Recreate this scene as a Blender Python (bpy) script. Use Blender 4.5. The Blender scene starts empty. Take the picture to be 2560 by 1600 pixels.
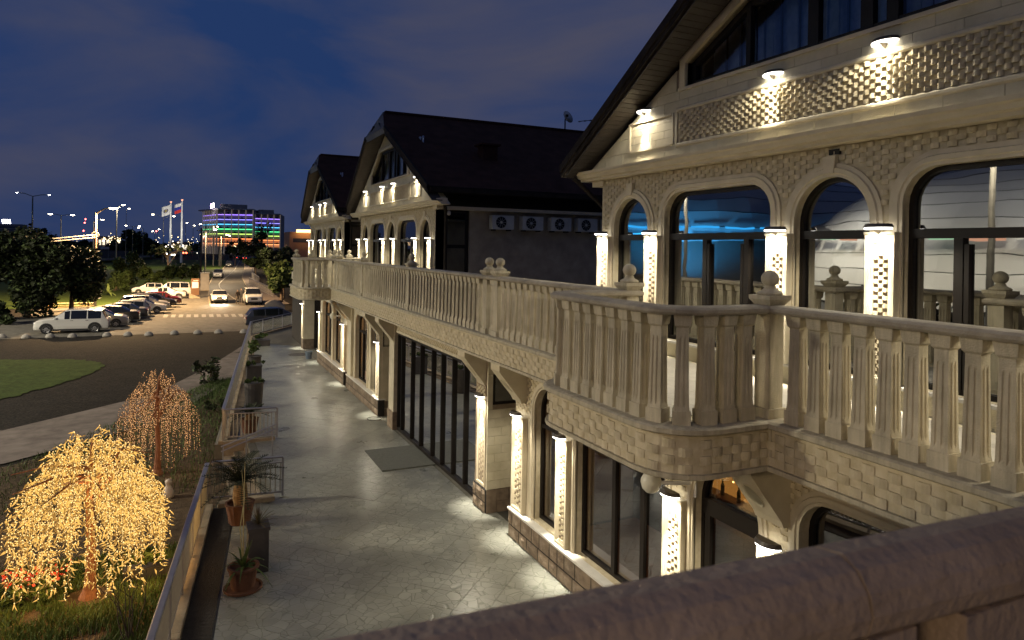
import bpy, bmesh, math, random
from mathutils import Vector, Matrix, noise
random.seed(7)
PI=math.pi
sc=bpy.context.scene
COL=sc.collection
# ---------------------------------------------------------------- camera
F=1720.0; TH=math.atan(814/F); CT=math.cos(TH); ST=math.sin(TH); ROLL=0.0165; PPX,PPY=1280.0,621.4; H=6.12
cam_d=bpy.data.cameras.new('camera'); cam=bpy.data.objects.new('camera',cam_d); COL.objects.link(cam)
cam_d.sensor_width=36; cam_d.lens=F/2560*36; cam_d.shift_y=-(800-PPY)/2560
cam_d.clip_start=0.05; cam_d.clip_end=4000
cam.matrix_world=Matrix.Translation((0,0,H))@Matrix.Rotation(-TH,4,'Z')@Matrix.Rotation(PI/2,4,'X')@Matrix.Rotation(ROLL,4,'Z')
cam_d.dof.use_dof=True; cam_d.dof.focus_distance=13.0; cam_d.dof.aperture_fstop=4.0
sc.camera=cam
# ---------------------------------------------------------------- view / render
vs=sc.view_settings; vs.view_transform='Standard'; vs.look='None'; vs.gamma=1; vs.exposure=0.6
try: vs.use_curve_mapping=False
except Exception: pass
sc.render.engine='CYCLES'
cy=sc.cycles
cy.use_denoising=True
try: cy.denoiser='OPENIMAGEDENOISE'
except Exception: pass
cy.max_bounces=6; cy.diffuse_bounces=3; cy.glossy_bounces=4; cy.transmission_bounces=4; cy.transparent_max_bounces=10
cy.sample_clamp_indirect=4.0; cy.caustics_reflective=False; cy.caustics_refractive=False
try: cy.use_light_tree=True
except Exception: pass
# ---------------------------------------------------------------- world: dusk sky with thin cloud
W=bpy.data.worlds.new('World'); sc.world=W; W.use_nodes=True
nt=W.node_tree; nt.nodes.clear()
out=nt.nodes.new('ShaderNodeOutputWorld'); bg=nt.nodes.new('ShaderNodeBackground'); nt.links.new(bg.outputs[0],out.inputs[0])
sky=nt.nodes.new('ShaderNodeTexSky'); sky.sky_type='NISHITA'; sky.sun_disc=False
sky.sun_elevation=math.radians(-3.5); sky.sun_rotation=math.radians(-75); sky.air_density=1.0; sky.dust_density=0.6; sky.ozone_density=3.0
tc=nt.nodes.new('ShaderNodeTexCoord')
mp=nt.nodes.new('ShaderNodeMapping'); mp.inputs['Scale'].default_value=(1.0,1.0,3.2); mp.inputs['Rotation'].default_value=(0.15,0.35,0.9)
nt.links.new(tc.outputs['Generated'],mp.inputs[0])
nz=nt.nodes.new('ShaderNodeTexNoise'); nz.inputs['Scale'].default_value=2.1; nz.inputs['Detail'].default_value=7; nz.inputs['Roughness'].default_value=.52
nz.inputs['Distortion'].default_value=.35
nt.links.new(mp.outputs[0],nz.inputs['Vector'])
rmp=nt.nodes.new('ShaderNodeValToRGB'); rmp.color_ramp.elements[0].position=.40; rmp.color_ramp.elements[0].color=(0,0,0,1)
rmp.color_ramp.elements[1].position=.74; rmp.color_ramp.elements[1].color=(1,1,1,1)
nt.links.new(nz.outputs[0],rmp.inputs[0])
SKYG=nt.nodes.new('ShaderNodeMix'); SKYG.data_type='RGBA'; SKYG.blend_type='MULTIPLY'; SKYG.inputs[0].default_value=1
nt.links.new(sky.outputs[0],SKYG.inputs[6]); SKYG.inputs[7].default_value=(.42,.45,.62,1)
add=nt.nodes.new('ShaderNodeMix'); add.data_type='RGBA'; add.blend_type='ADD'; add.inputs[0].default_value=1
nt.links.new(SKYG.outputs[2],add.inputs[6]); add.inputs[7].default_value=(.065,.165,.52,1)
mixc=nt.nodes.new('ShaderNodeMix'); mixc.data_type='RGBA'; mixc.blend_type='MIX'
nt.links.new(rmp.outputs[0],mixc.inputs[0]); nt.links.new(add.outputs[2],mixc.inputs[6]); mixc.inputs[7].default_value=(.335,.325,.47,1)
nt.links.new(mixc.outputs[2],bg.inputs[0]); bg.inputs[1].default_value=.15
# weak after-glow from the west, very soft (dusk: the sun itself is down)
sd=bpy.data.lights.new('afterglow','SUN'); sd.energy=.03; sd.angle=math.radians(40); sd.color=(.75,.8,1)
so=bpy.data.objects.new('afterglow',sd); COL.objects.link(so); so.rotation_euler=(math.radians(62),0,math.radians(-78))
# ---------------------------------------------------------------- materials
MATS={}
def mat(name,col,rough=.6,col2=None,nscale=6.0,bump=0.0,bscale=40.0,metal=0.0,rand=0.0,spec=.5,detail=5,emit=None,estr=0.0,coat=0.0,nosample=False,dirt=0.0,streak=False):
    if name in MATS: return MATS[name]
    m=bpy.data.materials.new(name); MATS[name]=m; m.use_nodes=True
    n=m.node_tree.nodes; l=m.node_tree.links; b=n['Principled BSDF']
    b.inputs['Roughness'].default_value=rough; b.inputs['Metallic'].default_value=metal
    b.inputs['Specular IOR Level'].default_value=spec
    if coat: b.inputs['Coat Weight'].default_value=coat
    b.inputs['Base Color'].default_value=(*col,1)
    last=None
    if col2 or bump or rand or dirt:
        g=n.new('ShaderNodeNewGeometry')
    if col2:
        t=n.new('ShaderNodeTexNoise'); t.inputs['Scale'].default_value=nscale; t.inputs['Detail'].default_value=detail; l.new(g.outputs['Position'],t.inputs['Vector'])
        r=n.new('ShaderNodeValToRGB'); r.color_ramp.elements[0].position=.32; r.color_ramp.elements[1].position=.68
        r.color_ramp.elements[0].color=(*col,1); r.color_ramp.elements[1].color=(*col2,1)
        l.new(t.outputs[0],r.inputs[0]); last=r.outputs[0]
    if dirt:
        t=n.new('ShaderNodeTexNoise'); t.inputs['Scale'].default_value=1.3; t.inputs['Detail'].default_value=8; t.inputs['Roughness'].default_value=.7; l.new(g.outputs['Position'],t.inputs['Vector'])
        if streak:
            mp_=n.new('ShaderNodeMapping'); mp_.inputs['Scale'].default_value=(9,9,.9); l.new(g.outputs['Position'],mp_.inputs[0]); l.new(mp_.outputs[0],t.inputs['Vector'])
        r=n.new('ShaderNodeMapRange'); r.inputs[1].default_value=.4; r.inputs[2].default_value=.7; r.inputs[3].default_value=1; r.inputs[4].default_value=1-dirt; l.new(t.outputs[0],r.inputs[0])
        x=n.new('ShaderNodeMix'); x.data_type='RGBA'; x.blend_type='MULTIPLY'; x.inputs[0].default_value=1
        if last: l.new(last,x.inputs[6])
        else: x.inputs[6].default_value=(*col,1)
        c=n.new('ShaderNodeCombineColor'); [l.new(r.outputs[0],c.inputs[i]) for i in range(3)]; l.new(c.outputs[0],x.inputs[7]); last=x.outputs[2]
    if rand:
        o=n.new('ShaderNodeObjectInfo'); h=n.new('ShaderNodeHueSaturation')
        r=n.new('ShaderNodeMapRange'); r.inputs[3].default_value=1-rand; r.inputs[4].default_value=1+rand; l.new(o.outputs['Random'],r.inputs[0]); l.new(r.outputs[0],h.inputs['Value'])
        if last: l.new(last,h.inputs['Color'])
        else: h.inputs['Color'].default_value=(*col,1)
        last=h.outputs[0]
    if last: l.new(last,b.inputs['Base Color'])
    if bump:
        t=n.new('ShaderNodeTexNoise'); t.inputs['Scale'].default_value=bscale; t.inputs['Detail'].default_value=6; l.new(g.outputs['Position'],t.inputs['Vector'])
        u=n.new('ShaderNodeBump'); u.inputs['Strength'].default_value=min(1,bump); u.inputs['Distance'].default_value=.02; l.new(t.outputs[0],u.inputs['Height']); l.new(u.outputs[0],b.inputs['Normal'])
    if emit:
        b.inputs['Emission Color'].default_value=(*emit,1); b.inputs['Emission Strength'].default_value=estr
        if nosample:
            try: m.cycles.emission_sampling='NONE'
            except Exception: pass
    return m
def emat(name,col,s,sample=False):
    if name in MATS: return MATS[name]
    m=bpy.data.materials.new(name); MATS[name]=m; m.use_nodes=True
    n=m.node_tree.nodes; n.clear(); o=n.new('ShaderNodeOutputMaterial'); e=n.new('ShaderNodeEmission'); e.inputs[0].default_value=(*col,1); e.inputs[1].default_value=s
    m.node_tree.links.new(e.outputs[0],o.inputs[0])
    if not sample:
        try: m.cycles.emission_sampling='NONE'
        except Exception: pass
    return m
def glass(name,ior=1.8,tint=.35,wav=.0,wscale=1.2,rough=.01,tcol=None):
    if name in MATS: return MATS[name]
    m=bpy.data.materials.new(name); MATS[name]=m; m.use_nodes=True
    n=m.node_tree.nodes; l=m.node_tree.links; n.clear()
    o=n.new('ShaderNodeOutputMaterial'); mx=n.new('ShaderNodeMixShader'); fr=n.new('ShaderNodeFresnel'); fr.inputs[0].default_value=ior
    t=n.new('ShaderNodeBsdfTransparent'); c=tcol or (tint,tint,tint*1.02); t.inputs[0].default_value=(*c,1)
    g=n.new('ShaderNodeBsdfGlossy'); g.inputs['Roughness'].default_value=rough; g.inputs[0].default_value=(.95,.97,1,1)
    l.new(fr.outputs[0],mx.inputs[0]); l.new(t.outputs[0],mx.inputs[1]); l.new(g.outputs[0],mx.inputs[2]); l.new(mx.outputs[0],o.inputs[0])
    if wav:
        ge=n.new('ShaderNodeNewGeometry'); mpn=n.new('ShaderNodeMapping'); mpn.inputs['Scale'].default_value=(1,1,2.2)
        l.new(ge.outputs['Position'],mpn.inputs[0])
        z=n.new('ShaderNodeTexNoise'); z.inputs['Scale'].default_value=wscale; z.inputs['Detail'].default_value=1.5; l.new(mpn.outputs[0],z.inputs['Vector'])
        u=n.new('ShaderNodeBump'); u.inputs['Strength'].default_value=1; u.inputs['Distance'].default_value=wav; l.new(z.outputs[0],u.inputs['Height'])
        l.new(u.outputs[0],g.inputs['Normal'])
    return m
M={}
M['lime']=mat('limestone',(.50,.45,.31),.75,(.61,.555,.405),3.0,.25,60,rand=.07,dirt=.18)
M['limeplain']=mat('limestone_trim',(.53,.465,.325),.7,(.61,.54,.395),4.0,.15,50,dirt=.12)
M['weave']=mat('woven_limestone',(.47,.40,.255),.8,(.60,.525,.37),9.0,.35,90,rand=.10)
M['joint']=mat('mortar_joint',(.22,.17,.11),.9,(.28,.22,.15),8,.3,80)
M['balu']=mat('weathered_balustrade_stone',(.48,.425,.30),.8,(.60,.535,.39),5.0,.45,70,rand=.09,dirt=.34,streak=True)
M['rail']=mat('rail_stone',(.36,.315,.235),.8,(.47,.415,.315),7.0,.5,60,dirt=.45)
M['plinth']=mat('brown_rusticated_stone',(.13,.095,.065),.85,(.23,.175,.12),6.0,.9,30,rand=.18)
M['sill']=mat('pale_sill',(.55,.53,.48),.4,(.62,.6,.55),5,.1)
M['frame']=mat('dark_bronze_frame',(.014,.011,.009),.5,spec=.2)
M['roof']=mat('dark_brown_roof',(.046,.022,.015),.85,(.075,.036,.024),2.0,.6,25,spec=.08)
M['soffit']=mat('soffit_board',(.03,.024,.02),.7,(.045,.036,.03),5,.2,30,rand=.15)
M['fascia']=mat('fascia_metal',(.022,.018,.015),.8,(.034,.028,.023),3,spec=.1)
M['hip']=mat('gablet_sky_grey',(.08,.078,.075),.6,(.11,.105,.10),4)  # roof hip facet; sky light on it is put into this greyer colour
M['render']=mat('rendered_side_wall',(.30,.25,.185),.85,(.40,.34,.25),2.5,.3,40,dirt=.3)
M['dark']=mat('dark_interior',(.02,.018,.016),.9,(.03,.027,.024),2)
M['blk']=mat('black_rubber',(.012,.012,.012),.8)
M['glassU']=glass('reflective_window_glass',3.4,.22,.0013,.9)
M['glassG']=glass('gable_window_glass',1.9,.45,.002,1.0,tcol=(.75,.85,.97))
M['glassL']=glass('shop_window_glass',3.0,.4,.001,.8)
M['glassS']=glass('storefront_glass',2.2,.5,.001,.8,tcol=(.42,.5,.42))
M['curtain']=mat('blue_grey_curtain',(.36,.44,.56),.9,(.5,.58,.7),8)
# ---------------------------------------------------------------- mesh helpers
class MB:
    def __init__(s): s.v=[]; s.f=[]; s.m=[]
    def add(s,vs,fs,mi=0):
        o=len(s.v); s.v+=[tuple(a) for a in vs]; s.f+=[tuple(i+o for i in f) for f in fs]; s.m+=[mi]*len(fs); return s
    def box(s,x0,x1,y0,y1,z0,z1,mi=0):
        return s.add([(x0,y0,z0),(x1,y0,z0),(x1,y1,z0),(x0,y1,z0),(x0,y0,z1),(x1,y0,z1),(x1,y1,z1),(x0,y1,z1)],
            [(3,2,1,0),(4,5,6,7),(0,1,5,4),(1,2,6,5),(2,3,7,6),(3,0,4,7)],mi)
    def prism(s,pts,ax,a,b,mi=0):
        n=len(pts)
        mk={'x':lambda p,t:(t,p[0],p[1]),'y':lambda p,t:(p[0],t,p[1]),'z':lambda p,t:(p[0],p[1],t)}[ax]
        vs=[mk(p,a) for p in pts]+[mk(p,b) for p in pts]
        return s.add(vs,[tuple(range(n-1,-1,-1)),tuple(range(n,2*n))]+[(i,(i+1)%n,(i+1)%n+n,i+n) for i in range(n)],mi)
    def poly(s,pts,mi=0): return s.add(pts,[tuple(range(len(pts)))],mi)
    def tube(s,path,r,n=6,mi=0,cap=True):
        P=[Vector(p) for p in path]; k=len(P); rs=r if isinstance(r,(list,tuple)) else [r]*k
        vs=[]; up=Vector((0,0,1)); prev=None
        for i,p in enumerate(P):
            d=(P[min(i+1,k-1)]-P[max(i-1,0)])
            d=d.normalized() if d.length>1e-9 else Vector((0,0,1))
            if prev is None:
                a=d.cross(up)
                if a.length<1e-3: a=d.cross(Vector((1,0,0)))
            else: a=prev-d*prev.dot(d)
            if a.length<1e-6: a=d.orthogonal()
            a.normalize(); prev=a; b=d.cross(a)
            for j in range(n):
                t=2*PI*j/n; vs.append(p+a*(math.cos(t)*rs[i])+b*(math.sin(t)*rs[i]))
        fs=[(i*n+j,i*n+(j+1)%n,(i+1)*n+(j+1)%n,(i+1)*n+j) for i in range(k-1) for j in range(n)]
        if cap: fs+=[tuple(range(n-1,-1,-1)),tuple(range((k-1)*n,k*n))]
        return s.add(vs,fs,mi)
    def lathe(s,prof,c=(0,0,0),n=16,mi=0):
        vs=[(c[0]+r*math.cos(2*PI*j/n),c[1]+r*math.sin(2*PI*j/n),c[2]+z) for r,z in prof for j in range(n)]
        k=len(prof)
        fs=[(i*n+j,i*n+(j+1)%n,(i+1)*n+(j+1)%n,(i+1)*n+j) for i in range(k-1) for j in range(n)]
        fs+=[tuple(range(n-1,-1,-1)),tuple(range((k-1)*n,k*n))]
        return s.add(vs,fs,mi)
    def merge(s,o,M4=None,mi=None):
        vs=o.v if M4 is None else [tuple(M4@Vector(v)) for v in o.v]
        off=len(s.v); s.v+=vs; s.f+=[tuple(i+off for i in f) for f in o.f]; s.m+=(o.m if mi is None else [mi]*len(o.f)); return s
    def mesh(s,name,mats,smooth=False,fix=True):
        me=bpy.data.meshes.new(name); me.from_pydata(s.v,[],s.f)
        mats=mats if isinstance(mats,(list,tuple)) else [mats]
        for a in mats: me.materials.append(a)
        if any(s.m): me.polygons.foreach_set('material_index',s.m)
        if fix:
            bm=bmesh.new(); bm.from_mesh(me); bmesh.ops.recalc_face_normals(bm,faces=bm.faces); bm.to_mesh(me); bm.free()
        if smooth: me.polygons.foreach_set('use_smooth',[True]*len(me.polygons))
        me.update(); return me
    def build(s,name,mats,parent=None,smooth=False,fix=True,kind=None,rel=True):
        if parent is not None and rel:
            o=wloc(parent); s.v=[(a-o[0],b-o[1],c-o[2]) for a,b,c in s.v]
        ob=bpy.data.objects.new(name,s.mesh(name,mats,smooth,fix)); COL.objects.link(ob)
        if parent is not None: ob.parent=parent
        if kind: ob['kind']=kind
        return ob
def wloc(o):
    v=Vector((0,0,0))
    while o is not None: v+=o.location; o=o.parent
    return v
def tag(o,label,cat,group=None,kind=None):
    o['label']=label; o['category']=cat
    if group: o['group']=group
    if kind: o['kind']=kind
    return o
def struct(o): o['kind']='structure'; return o
def thing(name,label,cat,loc=(0,0,0),rz=0,group=None):
    o=bpy.data.objects.new(name,None); o.empty_display_size=.2; COL.objects.link(o); o.location=loc; o.rotation_euler[2]=rz
    return tag(o,label,cat,group)
def inst(name,me,parent,loc,rot=(0,0,0),scale=None):
    o=bpy.data.objects.new(name,me); COL.objects.link(o)
    if parent is not None: o.parent=parent; loc=Vector(loc)-wloc(parent)
    o.location=loc; o.rotation_euler=rot
    if scale: o.scale=scale
    return o
def copytree(o,parent=None):
    c=o.copy(); COL.objects.link(c); c.parent=parent
    for ch in list(o.children): copytree(ch,c)
    return c
def sweep(path,prof,mp,closed=False,mb=None,mi=0):
    """path: 2D points; prof: (offset along left normal, extrude) points; mp(p2,ext)->3D"""
    n=len(path); k=len(prof); rows=[]
    for i in range(n):
        p=Vector(path[i])
        a=Vector(path[i-1]) if (i>0 or closed) else None
        b=Vector(path[(i+1)%n]) if (i<n-1 or closed) else None
        d1=(p-a).normalized() if a is not None else None
        d2=(b-p).normalized() if b is not None else None
        if d1 is None: d1=d2
        if d2 is None: d2=d1
        n1=Vector((-d1.y,d1.x)); n2=Vector((-d2.y,d2.x)); m=(n1+n2)
        m=m.normalized() if m.length>1e-6 else n1
        c=max(.35,m.dot(n1)); rows.append([mp(p+m*(o/c),e) for o,e in prof])
    vs=[v for r in rows for v in r]; fs=[]
    for i in range(n if closed else n-1):
        j=(i+1)%n
        for q in range(k): fs.append((i*k+q,i*k+(q+1)%k,j*k+(q+1)%k,j*k+q))
    if not closed: fs+=[tuple(range(k-1,-1,-1)),tuple(range((n-1)*k,n*k))]
    mb=mb or MB(); return mb.add(vs,fs,mi)
def ray(x,y):
    a,b=x-PPX,y-PPY; u=a+ROLL*b; v=b-ROLL*a; r=u/F
    return Vector((r*CT+ST,CT-r*ST,-v/F))
def at(x,y,depth): return Vector((0,0,H))+ray(x,y)*depth
def gz(y): return -.45 if y<45 else max(-1.0,-.45-.55*(y-45)/40)
# ================================================================ buildings
XU=7.56; XG=7.40; XB=5.64; XBU=4.38; XL=6.33; DECK=4.32; RAILZ=5.57; SOF=3.84
def stone_mb(w,h,d0,d1,seg=4):
    pts=[(0,-w/2)]+[(-(d0+(d1-d0)*math.cos(PI*(t/seg-.5))),-w/2+w*t/seg) for t in range(seg+1)]+[(0,w/2)]
    return MB().prism(pts,'z',-h/2,h/2)
STONES={}
def stone(w,h,d0,d1):
    k=(w,h,d0,d1)
    if k not in STONES:
        b=stone_mb(*k); STONES[k]=(b,b.mesh('weave_stone',M['weave']))
    return STONES[k]
def weave_cells(u0,u1,z0,z1,pu,pz,test=None):
    n=max(1,int((u1-u0)/pu)); s=(u1-u0)/n; r=[]
    for i in range(n):
        u=u0+(i+.5)*s; z=z0+pz*.25+(pz/2 if i%2 else 0)
        while z<=z1-pz*.2:
            if test is None or test(u,z): r.append((u,z))
            z+=pz
    return r
def weave_place(parent,name,pts,key,budget):
    """pts: (x,y,z,rz) ; the first 'budget' become single parts, the rest one joined part"""
    b,me=stone(*key)
    rj=random.Random(len(pts))
    pts=[(p[0]+rj.uniform(-.003,.003),p[1]+rj.uniform(-.002,.002),p[2]+rj.uniform(-.003,.003),p[3]+rj.uniform(-.05,.05)) for p in pts]
    for p in pts[:budget]: inst(name,me,parent,p[:3],(0,0,p[3]))
    if len(pts)>budget:
        mb=MB()
        for p in pts[budget:]: mb.merge(b,Matrix.Translation(p[:3])@Matrix.Rotation(p[3],4,'Z'))
        mb.build(name+'_field',M['weave'],parent,kind='stuff',fix=False)
def winpath(y0,y1,z0,zt,kind,n=10):
    if kind=='arch':
        r=(y1-y0)/2; rz=min(r*1.02,zt-z0); zs=zt-rz; c=(y0+y1)/2
        return [(y0,z0)]+[(c-r*math.cos(PI*t/(2*n)),zs+rz*math.sin(PI*t/(2*n))) for t in range(2*n+1)]+[(y1,z0)]
    if kind=='round':
        r=.42
        a=[(y0+r-r*math.cos(PI*t/12),zt-r+r*math.sin(PI*t/12)) for t in range(7)]
        b=[(y1-r+r*math.sin(PI*t/12),zt-r+r*math.cos(PI*t/12)) for t in range(7)]
        return [(y0,z0)]+a+b+[(y1,z0)]
    return [(y0,z0),(y0,zt),(y1,zt),(y1,z0)]
def in_win(w,y,z,m):
    y0,y1,z0,zt,kind=w[:5]
    if not(y0-m<y<y1+m and z0-m<z<zt+m): return False
    if kind=='arch':
        r=(y1-y0)/2; zs=zt-r*1.02
        return z<zs or ((y-(y0+y1)/2)/(r+m))**2+((z-zs)/(r*1.02+m))**2<1
    if kind=='round':
        r=.42
        for cy_,s in ((y0+r,-1),(y1-r,1)):
            if (y-cy_)*s>0 and z>zt-r: return math.hypot(y-cy_,z-(zt-r))<r+m
    return True
def window(parent,w,xw,gm,mulls=(),transoms=(),surround=.16,xs=None,fw=.06,doors=()):
    y0,y1,z0,zt,kind=w[:5]; P=winpath(y0,y1,z0,zt,kind)
    fr=sweep(P,[(-fw,xw-.035),(0,xw-.035),(0,xw+.04),(-fw,xw+.04)],lambda p,e:(e,p[0],p[1]),True).build('window',M['frame'],parent)
    mb=MB(); mb.poly([(xw+.012,p[0],p[1]) for p in P]); mb.build('pane',gm,fr,fix=False)
    for yy,ww,za,zb in mulls: MB().box(xw-.04,xw+.03,yy-ww/2,yy+ww/2,za,zb).build('mullion',M['frame'],fr)
    for zz,hh in transoms: MB().box(xw-.045,xw+.028,y0+.02,y1-.02,zz-hh/2,zz+hh/2).build('transom',M['frame'],fr)
    if surround:
        s=surround; x=xs
        sweep(P,[(0,x+.02),(0,x-.035),(s*.22,x-.035),(s*.3,x-.055),(s*.62,x-.055),(s*.7,x-.03),(s,x-.03),(s,x+.02)],lambda p,e:(e,p[0],p[1])).build('window_surround',M['limeplain'],fr,smooth=False)
    return fr
def wall_mesh(parent,y0,y1,z0,zt,wins,xa,xb,m,name='wall'):
    mb=MB(); ws=sorted(wins,key=lambda w:w[0]); y=y0
    for w in ws:
        if w[0]>y: mb.box(xa,xb,y,w[0],z0,zt)
        P=winpath(*w[:5])[1:-1]
        mb.prism([(w[0],P[0][1])]+P+[(w[1],P[-1][1]),(w[1],zt),(w[0],zt)] if w[4]=='arch' else P+[(w[1],zt),(w[0],zt)],'x',xa,xb)
        if w[2]>z0: mb.box(xa,xb,w[0],w[1],z0,w[2])
        y=w[1]
    if y<y1: mb.box(xa,xb,y,y1,z0,zt)
    return mb.build(name,m,parent)
def pilaster(parent,yc,w,xf,xwall,z0,z1,ncol,budget):
    a,b=yc-w/2,yc+w/2; mb=MB()
    mb.box(xf+.055,xwall,a,b,z0,z1)
    def ring(x0,x1,o,t):
        mb.box(x0,x1,a+o,a+o+t,z0+o,z1-o); mb.box(x0,x1,b-o-t,b-o,z0+o,z1-o)
        mb.box(x0,x1,a+o+t,b-o-t,z0+o,z0+o+t*1.4); mb.box(x0,x1,a+o+t,b-o-t,z1-o-t*1.4,z1-o)
    ring(xf,xf+.06,0,.042); ring(xf+.014,xf+.06,.042,.026); ring(xf+.028,xf+.06,.068,.022)
    p=mb.build('pilaster',M['limeplain'],parent)
    MB().box(xf-.012,xwall,a-.010,b+.010,z1+.001,z1+.03).build('capital',M['limeplain'],p)
    MB().box(xf+.048,xf+.054,a+.091,b-.091,z0+.125,z1-.125).build('panel_back',M['joint'],p)
    pu=(w-.19)/ncol
    pts=[(xf+.046,y,z,0) for y,z in weave_cells(a+.095,b-.095,z0+.13,z1-.2,pu,pu*1.5)]
    weave_place(p,'weave_stone',pts,(round(pu*.98,4),round(pu*.78,4),.012,.034),budget)
    return p
LAMPN=[0]
def lampmesh():
    n=12; w=.19; d=.15
    pts=[(-d*math.sin(PI*t/n),-w*math.cos(PI*t/n)) for t in range(n+1)]
    cap=MB(); 
    top=[(x*.82-.0,y*.86) for x,y in pts]
    vs=[(x,y,0) for x,y in pts]+[(x,y,.045) for x,y in top]; k=len(pts)
    cap.add(vs,[tuple(range(k,2*k)),tuple(range(k-1,-1,-1))]+[(i,(i+1)%k,(i+1)%k+k,i+k) for i in range(k)])
    lens=MB().prism([(x*.9-.004,y*.9) for x,y in pts],'z',-.022,-.001)
    clip=MB().add([(-.02,-.05,-.022),(-.02,.05,-.022),(-.004,0,-.085),(-.11,-.02,-.022),(-.11,.02,-.022)],[(0,1,2),(3,4,2),(0,3,2),(1,4,2),(0,1,4,3)])
    return cap.mesh('shade',M['lampcap']),lens.mesh('lens',M['lens']),clip.mesh('clip',M['lampcap'])
M['lampcap']=mat('lamp_shade_metal',(.10,.085,.07),.4,metal=.3)
M['lens']=emat('lamp_lens',(1,.96,.88),7.0)
LM=None
def wall_lamp(x,y,z,label,group,power,size=1.0,tilt=4.0,cone=38):
    global LM
    if LM is None: LM=lampmesh()
    t=thing('wall_lamp',label,'wall lamp',(x,y,z),0,group)
    for nm,me in zip(('shade','lens','clip'),LM):
        o=inst(nm,me,t,(x,y,z)); o.scale=(size,size,size)
    ld=bpy.data.lights.new('wall_lamp_light','SPOT'); ld.energy=power; ld.color=(1,.92,.76); ld.spot_size=math.radians(cone); ld.spot_blend=1.0; ld.shadow_soft_size=.035
    lo=bpy.data.objects.new('light',ld); COL.objects.link(lo); lo.parent=t; lo.location=(-.12*size,0,-.09); lo.rotation_euler=(0,math.radians(-tilt),0)
    l2=bpy.data.lights.new('wall_lamp_spill','SPOT'); l2.energy=power*(.16 if z>4 else .075); l2.color=(1,.90,.70); l2.spot_size=math.radians(165); l2.spot_blend=.5; l2.shadow_soft_size=.06
    lo=bpy.data.objects.new('light',l2); COL.objects.link(lo); lo.parent=t; lo.location=(-.17*size,0,-.05)
    return t
def clip_half(poly,a,b,c):
    """keep a*y+b*z<=c"""
    o=[]
    for i in range(len(poly)):
        p,q=poly[i],poly[(i+1)%len(poly)]; dp=a*p[0]+b*p[1]-c; dq=a*q[0]+b*q[1]-c
        if dp<=0: o.append(p)
        if dp*dq<0:
            t=dp/(dp-dq); o.append((p[0]+(q[0]-p[0])*t,p[1]+(q[1]-p[1])*t))
    return o
def courses(parent,y0,y1,zs,x,depth,L,m,name,rakes=(),skip=None,gap=.006,ax='x'):
    for k in range(len(zs)-1):
        y=y0-(L/2 if k%2 else 0)
        while y<y1:
            a,b=max(y,y0),min(y+L*random.uniform(.9,1.1),y1); 
            if b-a<.08: y=b+1e-4; continue
            if not(skip and skip((a+b)/2,(zs[k]+zs[k+1])/2)):
                P=[(a+gap/2,zs[k]+gap/2),(b-gap/2,zs[k]+gap/2),(b-gap/2,zs[k+1]-gap/2),(a+gap/2,zs[k+1]-gap/2)]
                for r in rakes:
                    if len(P)>2: P=clip_half(P,*r)
                if len(P)>2:
                    xx=x-random.uniform(0,.004)
                    mb=MB().prism(P,ax,xx,x+depth)
                    mb.build(name,m,parent)
            y=b
POWERS=dict(up=430,gab=170,low=620)
def rough_block(parent,x,y0,y1,z0,z1,d,name='plinth_stone',m=None,rz=0):
    """rusticated stone with an uneven face (facing -X)"""
    n=4; g=.012; mb=MB(); vs=[]; fs=[]
    for i in range(n):
        for j in range(n):
            e=(i in(0,n-1)) or (j in (0,n-1))
            vs.append((x-(0 if e else random.uniform(.4,1)*d),y0+g+(y1-y0-2*g)*i/(n-1),z0+g+(z1-z0-2*g)*j/(n-1)))
    for i in range(n-1):
        for j in range(n-1): fs.append((i*n+j,i*n+j+1,(i+1)*n+j+1,(i+1)*n+j))
    mb.add(vs,fs); o=mb.build(name,m or M['plinth'],parent,smooth=False,fix=False); return o
def plinth_run(parent,y0,y1,x,z1,rows=2,L=.42,individual=True):
    MB().box(x+.02,x+.25,y0,y1,0,z1).build('plinth_core',M['dark'],parent)
    zz=[0,z1*.46,z1] if rows==2 else [0,z1]
    for k in range(len(zz)-1):
        y=y0
        while y<y1-.02:
            l=L*random.uniform(.6,1.35); b=min(y+l,y1)
            if y1-b<.12: b=y1
            rough_block(parent,x,y,b,zz[k],zz[k+1],.035); y=b
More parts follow.
